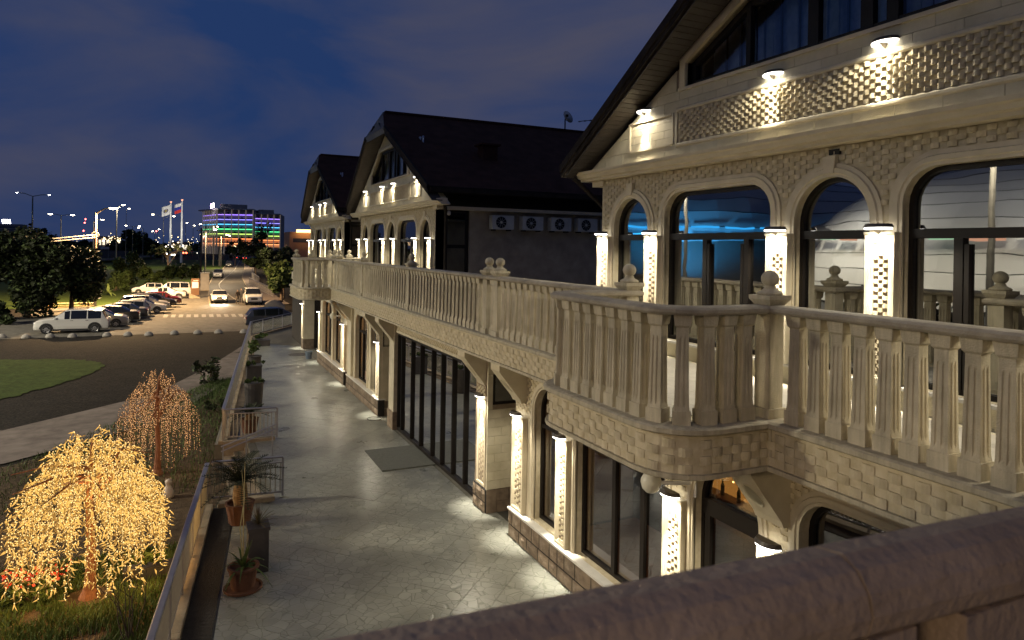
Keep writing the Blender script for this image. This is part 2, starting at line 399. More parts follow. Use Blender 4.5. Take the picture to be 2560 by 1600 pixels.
def upper_building(idx,c,m_,za,label,near):
    T=thing('gabled_building',label,'building',(XU,c,0)); hw=5.45
    Y=lambda r:c+r
    Z0=DECK+.24
    wins=[(Y(-.58),Y(.58),Z0+.04,7.12,'arch'),(Y(1.0),Y(3.42),Z0+.04,7.13,'round'),(Y(-3.42),Y(-1.0),Z0+.04,7.13,'round'),(Y(3.9),Y(4.98),Z0+.04,7.10,'arch'),(Y(-4.98),Y(-3.9),Z0+.04,7.10,'arch')]
    wall_mesh(T,Y(-hw),Y(hw),Z0,7.52,wins,XU,XU+.3,M['weave'])
    # smooth ashlar facing between the windows under the woven field
    edges=sorted([(w[0],w[1]) for w in wins]); gaps=[]; y=Y(-hw)
    for a,b in edges: gaps.append((y,a)); y=b
    gaps.append((y,Y(hw)))
    for a,b in gaps: MB().box(XU-.012,XU+.01,a+.004,b-.004,Z0,6.44).build('wall_facing',M['limeplain'],T)
    for i,w in enumerate(wins):
        big=w[4]=='round'; s=1 if w[0]>c else -1
        ml=[]
        if big:
            r0,r1=(1.58,2.50); 
            for r in (r0,r1): ml.append((Y(s*r),.10,Z0+.05,6.33))
            ml+= [(Y(s*(r0+.09)),.05,Z0+.05,6.25),(Y(s*(r1-.09)),.05,Z0+.05,6.25)]
        window(T,w,XU+.12,M['glassU'],ml,[(6.37,.11)]+([(6.24,.07)] if False else []),.17,XU)
    # plinth and sill on the deck
    MB().box(XU-.06,XU+.2,Y(-hw),Y(hw),DECK,Z0-.001).build('plinth',M['lime'],T)
    MB().box(XU-.11,XU+.1,Y(-hw),Y(hw),Z0,Z0+.035).build('window_sill',M['sill'],T)
    # woven frieze
    tst=lambda u,z: not any(in_win(w,u,z,.20) for w in wins)
    pts=[(XU-.002,u,z,0) for u,z in weave_cells(Y(-hw+.03),Y(hw-.03),6.48,7.5,.1,.12,tst)]
    pts.sort(key=lambda p:p[1] if near else 0)
    pts=[p for p in pts if p[1]>2.8 or not near]
    # lintel strips over the frieze edge, keystones
    for w in wins:
        if w[4]=='arch':
            k=(w[0]+w[1])/2; MB().add([(XU-.07,k-.07,7.16),(XU-.07,k+.07,7.16),(XU-.07,k+.1,7.38),(XU-.07,k-.1,7.38),(XU,k-.07,7.16),(XU,k+.07,7.16),(XU,k+.1,7.38),(XU,k-.1,7.38)],[(0,1,2,3),(0,1,5,4),(1,2,6,5),(2,3,7,6),(3,0,4,7)]).build('keystone',M['limeplain'],T)
    # pilasters with lamps
    for r in (-5.22,-3.66,-.79,.79,3.66,5.22):
        yy=Y(r)
        pilaster(T,yy,.38,XU-.14,XU,Z0+.04,6.36,3,40 if (near and 2.8<yy<12) else 0)
        if not near or yy>.5:
            nm={5.22:'an end pilaster',3.66:'a pilaster between side arch and wide window',.79:'a pilaster beside the middle arch'}[abs(r)]
            wall_lamp(XU-.14,yy,6.44,f'lit lamp over {nm}, {["nearest","middle","farthest"][idx]} terrace front','wall lamps over upper pilasters',POWERS['up'],1.0)
    # gable wall
    rk=lambda r:za-m_*abs(r)
    hb=(za-7.52)/m_
    rakes=[(m_,1,za+m_*c),(-m_,1,za-m_*c)]
    wt=9.85 if near else 10.1
    W=[(Y(-2.72),8.83),(Y(-2.72),9.22),(Y(-1.45),wt),(Y(1.45),wt),(Y(2.72),9.22),(Y(2.72),8.83)]
    mb=MB()
    xa,xb=XG+.015,XG+.3
    base=[(Y(-hb),7.52),(Y(hb),7.52),(Y((za-8.83)/m_),8.83),(Y(-(za-8.83)/m_),8.83)]
    mb.prism(base,'x',xa,xb)
    for s in (1,-1):
        P=[(Y(s*2.72),8.83),(Y(s*(za-8.83)/m_),8.83),(Y(0),za),(Y(0),wt),(Y(s*1.45),wt),(Y(s*2.72),9.22)]
        mb.prism(P,'x',xa,xb)
    mb.build('gable_wall',M['joint'] if near else M['lime'],T); MB().box(XG+.0135,XG+.02,Y(-2.94),Y(2.94),7.93,8.45).build('weave_back',M['weave'],T)
    inband=lambda y,z: abs(y-c)<2.95 and 7.95<z<8.45
    inpan=lambda y,z: 3.08<abs(y-c)<4.32 and 7.95<z<8.45
    if near:
        courses(T,Y(-3.4),Y(hb),[7.72,7.93],XG,.02,.62,M['lime'],'wall_stone',rakes)
        for a,b in ((2.95,3.08),(4.32,hb)): courses(T,Y(a),Y(b),[7.93,8.19,8.45],XG,.02,.5,M['lime'],'wall_stone',rakes)
        courses(T,Y(3.08),Y(4.32),[7.93,8.06,8.19,8.32,8.45],XG+.012,.01,.42,M['limeplain'],'wall_stone',rakes)
        courses(T,Y(-3.6),Y(hb),[8.45,8.64,8.80],XG,.02,.62,M['lime'],'wall_stone',rakes)
        courses(T,Y(2.98),Y(4.4),[8.80,9.1,9.4,9.7,10],XG,.02,.46,M['lime'],'wall_stone',rakes)
    MB().prism([(XG-.012,8.45),(XG-.03,8.47),(XG-.03,8.50),(XG-.012,8.52),(XG+.01,8.52),(XG+.01,8.45)],'y',Y(-2.95),Y(2.95)).build('band_border',M['limeplain'],T)
    MB().prism([(XG-.012,7.86),(XG-.03,7.88),(XG-.03,7.91),(XG-.012,7.93),(XG+.01,7.93),(XG+.01,7.86)],'y',Y(-2.95),Y(2.95)).build('band_border',M['limeplain'],T)
    for s in (1,-1):
        for r in (2.955,3.05,4.30): MB().box(XG-.02,XG+.01,Y(s*r)-.022,Y(s*r)+.022,7.93,8.45).build('panel_border',M['limeplain'],T)
        MB().box(XG-.02,XG+.01,Y(min(s*3.08,s*4.28)),Y(max(s*3.08,s*4.28)),8.42,8.46).build('panel_border',M['limeplain'],T)
        MB().box(XG-.02,XG+.01,Y(min(s*3.08,s*4.28)),Y(max(s*3.08,s*4.28)),7.91,7.95).build('panel_border',M['limeplain'],T)
    gp=[(XG+.0125,u,z,0) for u,z in weave_cells(Y(-2.9),Y(2.9),7.94,8.45,.075,.112)]
    if near:
        gp=[p for p in gp if p[1]>3.6]; gp.sort(key=lambda p:p[1])
        weave_place(T,'weave_stone',gp,(.0735,.060,.012,.042),140)
        weave_place(T,'weave_stone',pts,(.098,.062,.012,.03),140)
    else:
        weave_place(T,'weave_stone',gp,(.0735,.060,.012,.042),0)
        weave_place(T,'weave_stone',pts,(.098,.062,.012,.03),0)
    for r in (-3.85,-.85,.85,3.85):
        yy=Y(r)
        if near and yy<1: continue
        nm={3.85:'a framed end panel',.85:'the woven band'}[abs(r)]
        wall_lamp(XG,yy,8.62,f'lit half-round lamp over {nm} high on the {["nearest","middle","farthest"][idx]} gable','wall lamps on gable band',POWERS['gab'],.95,5,46)
    # cornice
    MB().prism([(XG+.2,7.515),(XG-.03,7.515),(XG-.03,7.56),(XG-.10,7.575),(XG-.12,7.63),(XG-.16,7.65),(XG-.17,7.70),(XG-.02,7.722),(XG+.2,7.722)],'y',Y(-hb+.02),Y(hb-.02)).build('cornice',M['limeplain'],T)
    # gable window
    P=W
    fr=sweep([P[1],P[2],P[3],P[4],P[5],P[0]][::1],[(-.09,XG+.10),(0,XG+.10),(0,XG+.2),(-.09,XG+.2)],lambda p,e:(e,p[0],p[1]),True).build('gable_window',M['frame'],T)
    MB().poly([(XG+.16,p[0],p[1]) for p in P]).build('pane',M['glassG'],fr,fix=False)
    for r,ww in ((1.45,.09),(.28,.17),(-.52,.17),(-.86,.15),(-1.75,.09)):
        MB().box(XG+.09,XG+.18,Y(r)-ww/2,Y(r)+ww/2,8.86,wt-.02-max(0,(abs(r)-1.45))*.5).build('mullion',M['frame'],fr)
    sweep([P[0],P[1],P[2],P[3],P[4],P[5]],[(0,XG+.12),(0,XG-.05),(.10,XG-.05),(.17,XG-.02),(.17,XG+.05)],lambda p,e:(e,p[0],p[1])).build('window_surround',M['limeplain'],fr)
    MB().box(XG-.04,XG+.1,Y(-2.9),Y(2.9),8.78,8.829).build('window_sill',M['limeplain'],fr)
    cb=MB()
    for i in range(48):
        y=Y(-2.7)+5.4*i/47; cb.box(XG+.55+.05*math.sin(i*1.9),XG+.58+.05*math.sin(i*1.9),y-.06,y+.06,8.7,wt+.2)
    cb.build('curtain',M['curtain'],T)
    # roof: clipped-gable, ridge along X
    zr=za+.42; he=6.22; t=.22; w=1.55; XE=22.0
    zt=lambda r: zr-m_*abs(r)
    tip=(7.12,c,zr)
    for s in (1,-1):
        top=[tip,(6.78,Y(s*w),zt(w)),(7.02,Y(s*he),zt(he)),(XE,Y(s*he),zt(he)),(XE,c,zr)]
        bot=[(a,b,d-t) for a,b,d in top]
        mb=MB(); mb.add(top,[(0,1,2,3,4)],0); mb.add(bot,[(0,1,2,3,4)],2)
        for i,j in ((0,1),(1,2),(2,3)): mb.add([top[i],top[j],bot[j],bot[i]],[(0,1,2,3)],1)
        R=mb.build('roof',[M['roof'],M['fascia'],M['soffit']],T,fix=False)
        # fascia strip, doubled
        for i,j in ((1,2),):
            a,b=Vector(top[i]),Vector(top[j]); d=(b-a)
            MB().add([tuple(a+Vector((-.03,0,.03))),tuple(b+Vector((-.03,0,.03))),tuple(b+Vector((-.03,0,-.13))),tuple(a+Vector((-.03,0,-.13))),tuple(a+Vector((.05,0,.03))),tuple(b+Vector((.05,0,.03))),tuple(b+Vector((.05,0,-.13))),tuple(a+Vector((.05,0,-.13)))],[(0,1,2,3),(4,5,6,7),(0,1,5,4),(2,3,7,6),(0,3,7,4),(1,2,6,5)]).build('bargeboard',M['fascia'],R)
        # soffit boards under the verge
        sl=math.hypot(1,m_); nb=int((hb-.4)*sl/.125); bm_=MB()
        for i in range(nb):
            r0=hb-(i+.04)*.125/sl; r1=hb-(i+.96)*.125/sl
            xv=7.02+(6.78-7.02)*(he-r0)/(he-w) if r0>w else 6.8
            P4=[(xv+.02,Y(s*r0),rk(r0)+.10),(XG+.02,Y(s*r0),rk(r0)+.10),(XG+.02,Y(s*r1),rk(r1)+.10),(xv+.02,Y(s*r1),rk(r1)+.10)]
            q=MB().add(P4+[(a,b,d+.025) for a,b,d in P4],[(3,2,1,0),(4,5,6,7),(0,1,5,4),(1,2,6,5),(2,3,7,6),(3,0,4,7)])
            if near and s==1: q.build('soffit_board',M['soffit'],R)
            else: bm_.merge(q)
        if bm_.v: bm_.build('soffit_boarding',M['soffit'],R,kind='stuff')
        MB().box(7.1,XE,Y(s*he)-.07,Y(s*he)+.07,zt(he)-.19,zt(he)-.06).build('gutter',M['fascia'],R)
        MB().box(XU-.06,XE-.5,min(Y(s*(hw-.1)),Y(s*5.75)),max(Y(s*(hw-.1)),Y(s*5.75)),7.40,7.512).build('eave_beam',M['limeplain'],T)
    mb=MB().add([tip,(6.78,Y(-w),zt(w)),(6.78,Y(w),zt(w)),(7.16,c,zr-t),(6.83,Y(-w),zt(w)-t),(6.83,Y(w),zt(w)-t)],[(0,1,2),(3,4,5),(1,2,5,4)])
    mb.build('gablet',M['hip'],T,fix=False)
    MB().box(7.2,XE,c-.12,c+.12,zr-.04,zr+.05).build('ridge_cap',M['roof'],T)
    # side walls, back, interior
    for s in (1,-1):
        ys=Y(s*hw)
        MB().box(XU+.02,7.86,min(ys,ys-s*.25),max(ys,ys-s*.25),DECK,7.5).build('side_wall',M['lime'],T)
        MB().box(8.8,XE-.6,min(ys,ys-s*.25),max(ys,ys-s*.25),DECK,7.5).build('side_wall',M['render'],T)
        dy=ys-s*.12
        f=MB().box(7.87,7.97,dy-.05,dy+.05,DECK,7.45).box(8.70,8.80,dy-.05,dy+.05,DECK,7.45).box(7.97,8.70,dy-.05,dy+.05,6.1,6.22).box(7.97,8.70,dy-.05,dy+.05,7.33,7.45).build('side_door',M['frame'],T)
        MB().poly([(7.95,dy,DECK),(8.72,dy,DECK),(8.72,dy,7.4),(7.95,dy,7.4)]).build('pane',M['glassL'],f,fix=False)
    MB().box(13.8,14,Y(-hw+.3),Y(hw-.3),DECK,7.4).build('interior_wall',M['dark'],T)
    MB().box(XU+.3,14,Y(-hw+.3),Y(hw-.3),7.42,7.5).build('interior_ceiling',M['dark'],T)
    return T
BN=upper_building(0,6.3,.537,10.75,'nearest beige limestone building with a lit gable and arched terrace windows',True)
BM_=upper_building(1,27.5,.555,11.15,'middle beige gabled building with air conditioners on its dark side wall',False)
BT=upper_building(2,42.3,.555,11.15,'farthest beige gabled building at the end of the balcony',False)
MB().box(XU-.033,XU,6.17,6.33,7.40,7.47).build('vent_grille',M['blk'],BN)
MB().tube([(7.2,12.3,7.6),(7.5,12.1,7.25),(7.75,11.85,6.9),(7.75,11.85,4.4)],.045,8).build('downpipe',M['fascia'],BN)
MB().tube([(7.6,21.35,7.65),(7.75,21.6,7.45),(7.9,21.95,7.2),(7.9,21.95,4.4)],.06,8).build('downpipe',M['fascia'],BM_)
MB().tube([(7.6,36.15,7.65),(7.75,36.4,7.45),(7.9,36.75,7.2),(7.9,36.75,4.4)],.06,8).build('downpipe',M['fascia'],BT)
# chimney vent on the middle roof slope
q=MB().box(9.9,10.5,23.6,24.1,8.6,9.95).box(9.8,10.6,23.5,24.2,9.95,10.02); q.build('roof_vent',M['roof'],BM_)
# satellite dish and aerial behind the middle ridge
d=thing('satellite_dish','small pale satellite dish on the middle roof ridge','satellite dish',(15.6,27.5,11.5))
MB().tube([(15.6,27.5,11.4),(15.6,27.5,12.1)],.03).build('mast',M['fascia'],d)
mb=MB(); prof=[(r*.30,.12*r*r) for r in [.02,.3,.6,.85,1.0]]; mb.lathe(prof,(0,0,0),18)
R=Matrix.Translation((15.55,27.3,12.1))@Matrix.Rotation(math.radians(68),4,'X')@Matrix.Rotation(.3,4,'Y'); q=MB().merge(mb,R); q.build('reflector',mat('dish_paint',(.55,.53,.48),.5),d,smooth=True)
MB().tube([(15.55,27.3,12.0),(15.3,26.8,12.1)],.015).box(15.24,15.34,26.74,26.84,12.05,12.15).build('feed_arm',M['fascia'],d)
d=thing('roof_aerial','thin dark television aerial leaning over the middle roof ridge','aerial',(17.5,27.5,11.5))
MB().tube([(17.4,27.5,11.4),(17.4,27.5,12.2)],.025).build('mast',M['fascia'],d)
q=MB().tube([(16.3,27.5,12.05),(18.9,27.5,12.5)],.018)
for i in range(8): x=16.5+i*.3; q.tube([(x,27.2,12.08+i*.052),(x,27.8,12.08+i*.052)],.008)
q.build('boom',M['fascia'],d)
# air conditioners on the side wall of the middle building
M['ac']=mat('ac_casing',(.48,.48,.44),.5,(.56,.56,.52),3,dirt=.25)
for i,x0 in enumerate((9.5,10.66,11.81,12.92,14.04)):
    t=thing('air_conditioner',['first','second','third','fourth','fifth'][i]+' air conditioner unit from the side door on the dark wall','air conditioner',(x0+.41,22.0,6.78),0,'air conditioner row on side wall')
    y0=21.68
    MB().box(x0,x0+.82,y0,21.98,6.78,7.26).build('casing',M['ac'],t)
    cx,cz=x0+.33,7.02
    ring=MB(); n=20
    vs=[(cx+r*math.cos(2*PI*j/n),yy,cz+r*math.sin(2*PI*j/n)) for r,yy in ((.225,y0-.004),(.225,y0-.02),(.205,y0-.02),(.205,y0-.004)) for j in range(n)]
    ring.add(vs,[(a*n+j,a*n+(j+1)%n,(a+1)*n+(j+1)%n,(a+1)*n+j) for a in range(3) for j in range(n)]); 
    for k in range(10):
        an=PI*2*k/10; ring.tube([(cx+.04*math.cos(an),y0-.012,cz+.04*math.sin(an)),(cx+.21*math.cos(an),y0-.012,cz+.21*math.sin(an))],.004,4)
    ring.build('fan_guard',M['ac'],t)
    fan=MB().add([(cx+.205*math.cos(2*PI*j/n),y0-.003,cz+.205*math.sin(2*PI*j/n)) for j in range(n)],[tuple(range(n))])
    fo=fan.build('fan_opening',M['blk'],t,fix=False)
    MB().lathe([(.0,0),(.045,.0),(.045,.02),(.0,.03)],(0,0,0),10).merge(MB())
    hb_=MB(); hb_.merge(MB().lathe([(.001,-.01),(.045,-.01),(.045,.01),(.001,.02)],(0,0,0),10),Matrix.Translation((cx,y0-.02,cz))@Matrix.Rotation(PI/2,4,'X')); hb_.build('fan_hub',M['ac'],t)
    MB().box(x0+.1,x0+.14,y0+.02,22.04,6.73,6.775).box(x0+.68,x0+.72,y0+.02,22.04,6.73,6.775).build('bracket',M['fascia'],t)
    for k in range(6): MB().box(x0+.6,x0+.8,y0-.006,y0-.001,6.86+k*.06,6.885+k*.06).build('louvre',M['ac'],t)
# small white camera lights by the middle building
t=thing('security_light','small white security light under the middle eave','light fixture',(7.95,21.85,7.35)); MB().lathe([(.01,0),(.06,.02),(.07,.1),(.03,.16)],(7.95,21.8,7.2),10).build('housing',M['sill'],t)
# ================================================================ balcony with balustrade
def corner(p0,p1,p2,r,n=6):
    a=Vector(p1); d1=(Vector(p0)-a).normalized(); d2=(Vector(p2)-a).normalized()
    c=a+d1*r+d2*r; o=[]
    for i in range(n+1):
        t=PI/2*i/n; v=c-d2*r*math.cos(t)-d1*r*math.sin(t); o.append((v.x,v.y))
    return o
def roundpath(P,r):
    o=[P[0]]
    for i in range(1,len(P)-1):
        rr=r[i] if isinstance(r,dict) else r
        if rr: o+=corner(P[i-1],P[i],P[i+1],rr)
        else: o.append(P[i])
    return o+[P[-1]]
R1=.42
BP=[(XB,.95),(XB,5.46),(XBU,5.46),(XBU,8.04),(XB,8.04),(XB,29.3),(XBU,29.3),(XBU,32.4),(7.5,32.4)]
path=roundpath(BP,{1:0,2:R1,3:R1,4:0,5:0,6:R1,7:R1})
BAL=thing('balcony','long beige stone balcony with fluted balustrade and ball finials','balcony',(XB,12,SOF))
# left normal of the path (heading +y) points to -x: outwards
mpz=lambda p,e:(p[0],p[1],e)
sweep(path,[(-.13,RAILZ-.085),(.13,RAILZ-.085),(.15,RAILZ-.06),(.15,RAILZ-.03),(.12,RAILZ-.008),(.05,RAILZ),(-.05,RAILZ),(-.12,RAILZ-.008),(-.15,RAILZ-.03),(-.15,RAILZ-.06)],mpz).build('rail',M['rail'],BAL)
sweep(path,[(-.16,DECK-.015),(.20,DECK-.015),(.22,DECK+.0),(.22,DECK+.045),(.19,DECK+.06),(-.16,DECK+.06)],mpz).build('band_ledge',M['balu'],BAL)
sweep(path,[(-.16,SOF+.075),(.145,SOF+.075),(.145,DECK-.018),(-.16,DECK-.018)],mpz).build('band',M['weave'],BAL)
sweep(path,[(-.16,SOF),(.12,SOF),(.19,SOF+.03),(.19,SOF+.075),(-.16,SOF+.072)],mpz).build('band_trim',M['balu'],BAL)
# deck slab behind the edge
inner=[(x+.0,y) for x,y in path]
mb=MB(); mb.prism([(7.5,.95)]+inner+[(7.5,32.4)][:0],'z',SOF+.02,DECK); mb.build('slab',M['lime'],BAL)
DK=MB().box(7.5,21.5,11.7,22.1,SOF+.02,DECK-.004).box(7.5,21.5,32.9,36.9,SOF+.02,DECK-.004).box(6.4,7.56,32.55,48,SOF+.02,DECK-.006).build('rear_deck',M['lime'],BAL)
# deck tiles
M['tile']=mat('deck_tile',(.42,.39,.33),.55,(.5,.47,.4),4,.2,30,rand=.06)
tm=MB().box(-.247,.247,-.247,.247,0,.012).mesh('deck_tile',M['tile'])
k=0
for j in range(63):
    for i in range(6):
        x,y=4.6+i*.5,1.2+j*.5
        if x<5.7 and not(5.7<y<7.8 or 29.6<y<32.1): continue
        if x+.25>7.45 or y+.25>32.2: continue
        if k<300: inst('deck_tile',tm,BAL,(x,y,DECK+.001)); k+=1
# weave stones along the band
def along(path):
    o=[0]
    for a,b in zip(path,path[1:]): o.append(o[-1]+(Vector(b)-Vector(a)).length)
    return o
SL=along(path)
def at_path(s,off):
    for i in range(len(path)-1):
        if s<=SL[i+1] or i==len(path)-2:
            a,b=Vector(path[i]),Vector(path[i+1]); d=(b-a).normalized(); n=Vector((-d.y,d.x)); p=a+d*(s-SL[i])+n*off
            return p.x,p.y,math.atan2(n.y,n.x)-PI
def clear(s,m):
    return all(abs(s-SL[i])>m for i,p in enumerate(path) if p in ((XB,5.46),(XB,8.04),(XB,29.3)))
pts=[]
for u,z in weave_cells(0,SL[-1],SOF+.085,DECK-.02,.125,.165):
    if not clear(u,.17) : continue
    x,y,a=at_path(u,.147)
    if x>6.6: continue
    pts.append((x,y,z,a))
pts.sort(key=lambda p:p[1])
weave_place(BAL,'weave_stone',pts,(.128,.088,.006,.024),300)
# corner pilaster strips on the band
for yy,s in ((5.46,-1),(8.04,1),(29.3,-1)):
    MB().box(XB-.16,XB-.02,yy-.10+.1*s,yy+.10+.1*s,SOF+.08,DECK-.02).build('band_pier',M['balu'],BAL)
# baluster
def baluster_mesh():
    mb=MB(); z0=0; hh=RAILZ-.085-(DECK+.06)
    mb.box(-.090,.090,-.090,.090,0,.14)
    def ringp(w,fl):
        P=[]
        for sx,sy,dx,dy in ((-1,-1,1,0),(1,-1,0,1),(1,1,-1,0),(-1,1,0,-1)):
            for t,g in ((0,0),(.2,0),(.26,fl),(.36,fl),(.42,0),(.58,0),(.64,fl),(.74,fl),(.8,0)):
                nx,ny=(dy*-1,dx) if False else (-dy,dx)
                P.append(((sx+2*dx*t)*w+nx*g,(sy+2*dy*t)*w+ny*g))
        return P
    lv=[(.14,.078,0),(.17,.073,0),(.21,.071,.011),(hh-.26,.061,.011),(hh-.22,.060,0),(hh-.13,.060,0),(hh-.11,.078,0),(hh-.03,.088,0),(hh,.090,0)]
    vs=[];n=36
    for z,w,fl in lv: vs+=[(x,y,z) for x,y in ringp(w,fl)]
    fs=[(i*n+j,i*n+(j+1)%n,(i+1)*n+(j+1)%n,(i+1)*n+j) for i in range(len(lv)-1) for j in range(n)]
    fs.append(tuple(range((len(lv)-1)*n,len(lv)*n)))
    mb.add(vs,fs); return mb
bm_me=baluster_mesh().mesh('baluster',M['balu'])
posts=[(XB,5.46),(XB,8.04),(XB,12.45),(XB,12.98),(XB,18.4),(XB,24.0),(XB,28.3),(XB,29.3),(XBU+.1,32.1),(5.2,32.4),(6.0,32.4),(6.9,32.4)]
s=.12; nb=0
while s<SL[-1]-.1:
    x,y,a=at_path(s,0)
    if all(math.hypot(x-p[0],y-p[1])>.19 for p in posts):
        inst('baluster',bm_me,BAL,(x,y,DECK+.06),(0,0,a)); nb+=1
    s+=.25
# posts with ball finials
pm=MB().box(-.10,.10,-.10,.10,0,RAILZ-DECK-.0).box(-.085,.085,-.085,.085,0,RAILZ-DECK+.03).box(-.13,.13,-.13,.13,0,.16).mesh('post',M['balu'])
prof=[(.16,0),(.17,.03),(.15,.05),(.10,.075),(.075,.11),(.085,.125)]
sph=[(.12*math.sin(PI*t/12),.235-.12*math.cos(PI*t/12)) for t in range(2,13)]
cp=MB().add([(-.12,-.12,-.10),(.12,-.12,-.10),(.12,.12,-.10),(-.12,.12,-.10),(-.19,-.19,0),(.19,-.19,0),(.19,.19,0),(-.19,.19,0),(-.19,-.19,.05),(.19,-.19,.05),(.19,.19,.05),(-.19,.19,.05)],[(3,2,1,0),(0,1,5,4),(1,2,6,5),(2,3,7,6),(3,0,4,7),(4,5,9,8),(5,6,10,9),(6,7,11,10),(7,4,8,11),(8,9,10,11)]).mesh('post_cap',M['balu'])
fm=MB().lathe(prof+sph,(0,0,0),18).mesh('finial',M['balu'],smooth=True)
for x,y in posts:
    p=inst('post',pm,BAL,(x,y,DECK)); inst('post_cap',cp,p,(x,y,RAILZ+.06),(0,0,0),(.8,.8,.8)); inst('ball_finial',fm,p,(x,y,RAILZ+.10),(0,0,0),(.78,.78,.74))
# ================================================================ photographer's balustrade (rail in the foreground)
FG=thing('stone_balustrade','brown stone balustrade running out of the near balcony end','balustrade',(3,.8,DECK))
fx0,fx1=-1.5,5.5
fy=lambda x:.955-.058*(x-.2)
def fgp(o): return [(fx0,fy(fx0)+o),(fx1,fy(fx1)+o)]
M['fgrail']=mat('brown_rail_stone',(.34,.25,.175),.8,(.45,.335,.24),4,.5,40,dirt=.35)
RZ=RAILZ+.035
L_=[]
segs=[(-1.5,1.02),(1.026,5.5)]
for a,b in segs:
    mb=MB(); prof=[(-.125,RZ-.125),(-.14,RZ-.11),(-.148,RZ-.08),(-.14,RZ-.045),(-.118,RZ-.015),(-.085,RZ),(-.03,RZ-.008),(-.0,RZ-.035),(.0,RZ-.09),(-.02,RZ-.125)]
    vs=[]
    for x in (a,b): vs+=[(x,fy(x)+o,z) for o,z in prof]
    n=len(prof); mb.add(vs,[(j,(j+1)%n,(j+1)%n+n,j+n) for j in range(n)]+[tuple(range(n)),tuple(range(2*n-1,n-1,-1))])
    mb.build('rail_stone',M['fgrail'],FG,smooth=False)
x=1.355-9*.3
bb=MB().box(-.095,.095,-.06,.06,0,RZ-.126-DECK).mesh('baluster',M['fgrail'])
while x<5.4:
    inst('baluster',bb,FG,(x,fy(x)-.075,DECK)); x+=.30
MB().add([(a,fy(a)+o,z) for z in (DECK,RZ-.127) for a,o in ((fx0,-.02),(fx1,-.02),(fx1,-.006),(fx0,-.006))],[(0,1,2,3),(4,5,6,7),(0,1,5,4),(1,2,6,5),(2,3,7,6),(3,0,4,7)]).build('back_panel',M['fgrail'],FG)
PD=MB().box(-1.6,5.6,-4,.9,SOF,DECK-.005).build('viewing_deck',M['lime']); tag(PD,'stone deck behind the brown balustrade','deck')
# ================================================================ ground-floor facades
XW=6.45
M['wood']=mat('brown_wood_frame',(.07,.035,.02),.45,(.09,.045,.028),6)
def low_lamp(y,which): wall_lamp(XL,y,2.66,f'lit half-round lamp on the ground-floor {which}','wall lamps along the walkway',POWERS['low'],1.05,4,40)
# --- near ground floor (part of the nearest building)
G=BN
nw=[(11.36,12.38,.66,3.36,'arch'),(8.17,10.74,.62,3.0,'rect'),(6.33,7.55,.02,3.30,'arch'),(3.1,5.72,.66,3.33,'round')]
wall_mesh(G,1.2,13.3,.0,SOF,nw,XW,XW+.3,M['weave'])
edges=sorted((a[0],a[1]) for a in nw); y=1.2; gaps=[]
for a,b in edges: gaps.append((y,a)); y=b
gaps.append((y,13.3))
for a,b in gaps: MB().box(XW-.014,XW+.01,a+.003,b-.003,.58,2.62).build('wall_facing',M['limeplain'],G)
w1=window(G,nw[0],XW+.16,M['glassL'],[],[(2.55,.07)],.15,XW)
w2=window(G,nw[1],XW+.16,M['glassL'],[(9.72,.1,.64,2.98),(8.92,.1,.64,2.98)],[(2.62,.08)],.12,XW)
w3=window(G,nw[2],XW+.16,M['glassL'],[(7.42,.10,.03,2.5),(6.45,.10,.03,2.5)],[(2.6,.22)],.13,XW)
w4=window(G,nw[3],XW+.16,M['glassL'],[],[],.16,XW)
sh=MB()
for a,b in ((7.55,13.28),(3.0,6.33)):
    plinth_run(G,a,b,XL-.03,.575)
    MB().box(XL-.06,XW+.14,a,b,.577,.617).build('window_sill',M['sill'],G)
pts=[(XW-.002,u,z,0) for u,z in weave_cells(4.9,13.28,2.72,SOF-.02,.1,.12,lambda u,z: not any(in_win(w,u,z,.18) for w in nw))]
pts.sort(key=lambda p:p[1]); weave_place(G,'weave_stone',pts,(.098,.062,.012,.03),0)
for yy,w,nm,bud in ((12.98,.52,'pilaster beside the narrow arched window',60),(11.12,.40,'pilaster between arched and triple window',40),(7.9,.42,'pilaster carrying the globe camera',40),(6.07,.42,'pilaster under the oval corbel',0)):
    pilaster(G,yy,w,XL,XW,.62,2.58,4 if w>.5 else 3,0); low_lamp(yy,nm)
def corbel(parent,y,w=.44,oval=True):
    c=MB().prism([(XW,2.92),(XL-.01,2.92),(XL-.05,3.0),(5.86,3.52),(5.80,3.60),(5.80,SOF-.004),(XW,SOF-.004)],'y',y-w/2,y+w/2).build('corbel',M['limeplain'],parent)
    if oval:
        q=MB().lathe([(.001,.0),(.10,.0),(.115,.012),(.12,.0)],(0,0,0),20)
        ang=math.atan2(.52,.42)
        Mx=Matrix.Translation((6.06,y,3.27))@Matrix.Rotation(-(PI-.89),4,'Y')@Matrix.Diagonal((1.6,1,1,1))
        MB().merge(q,Mx).build('oval_medallion',M['lime'],c)
    return c
for yy in (12.98,6.07): corbel(BN,yy)
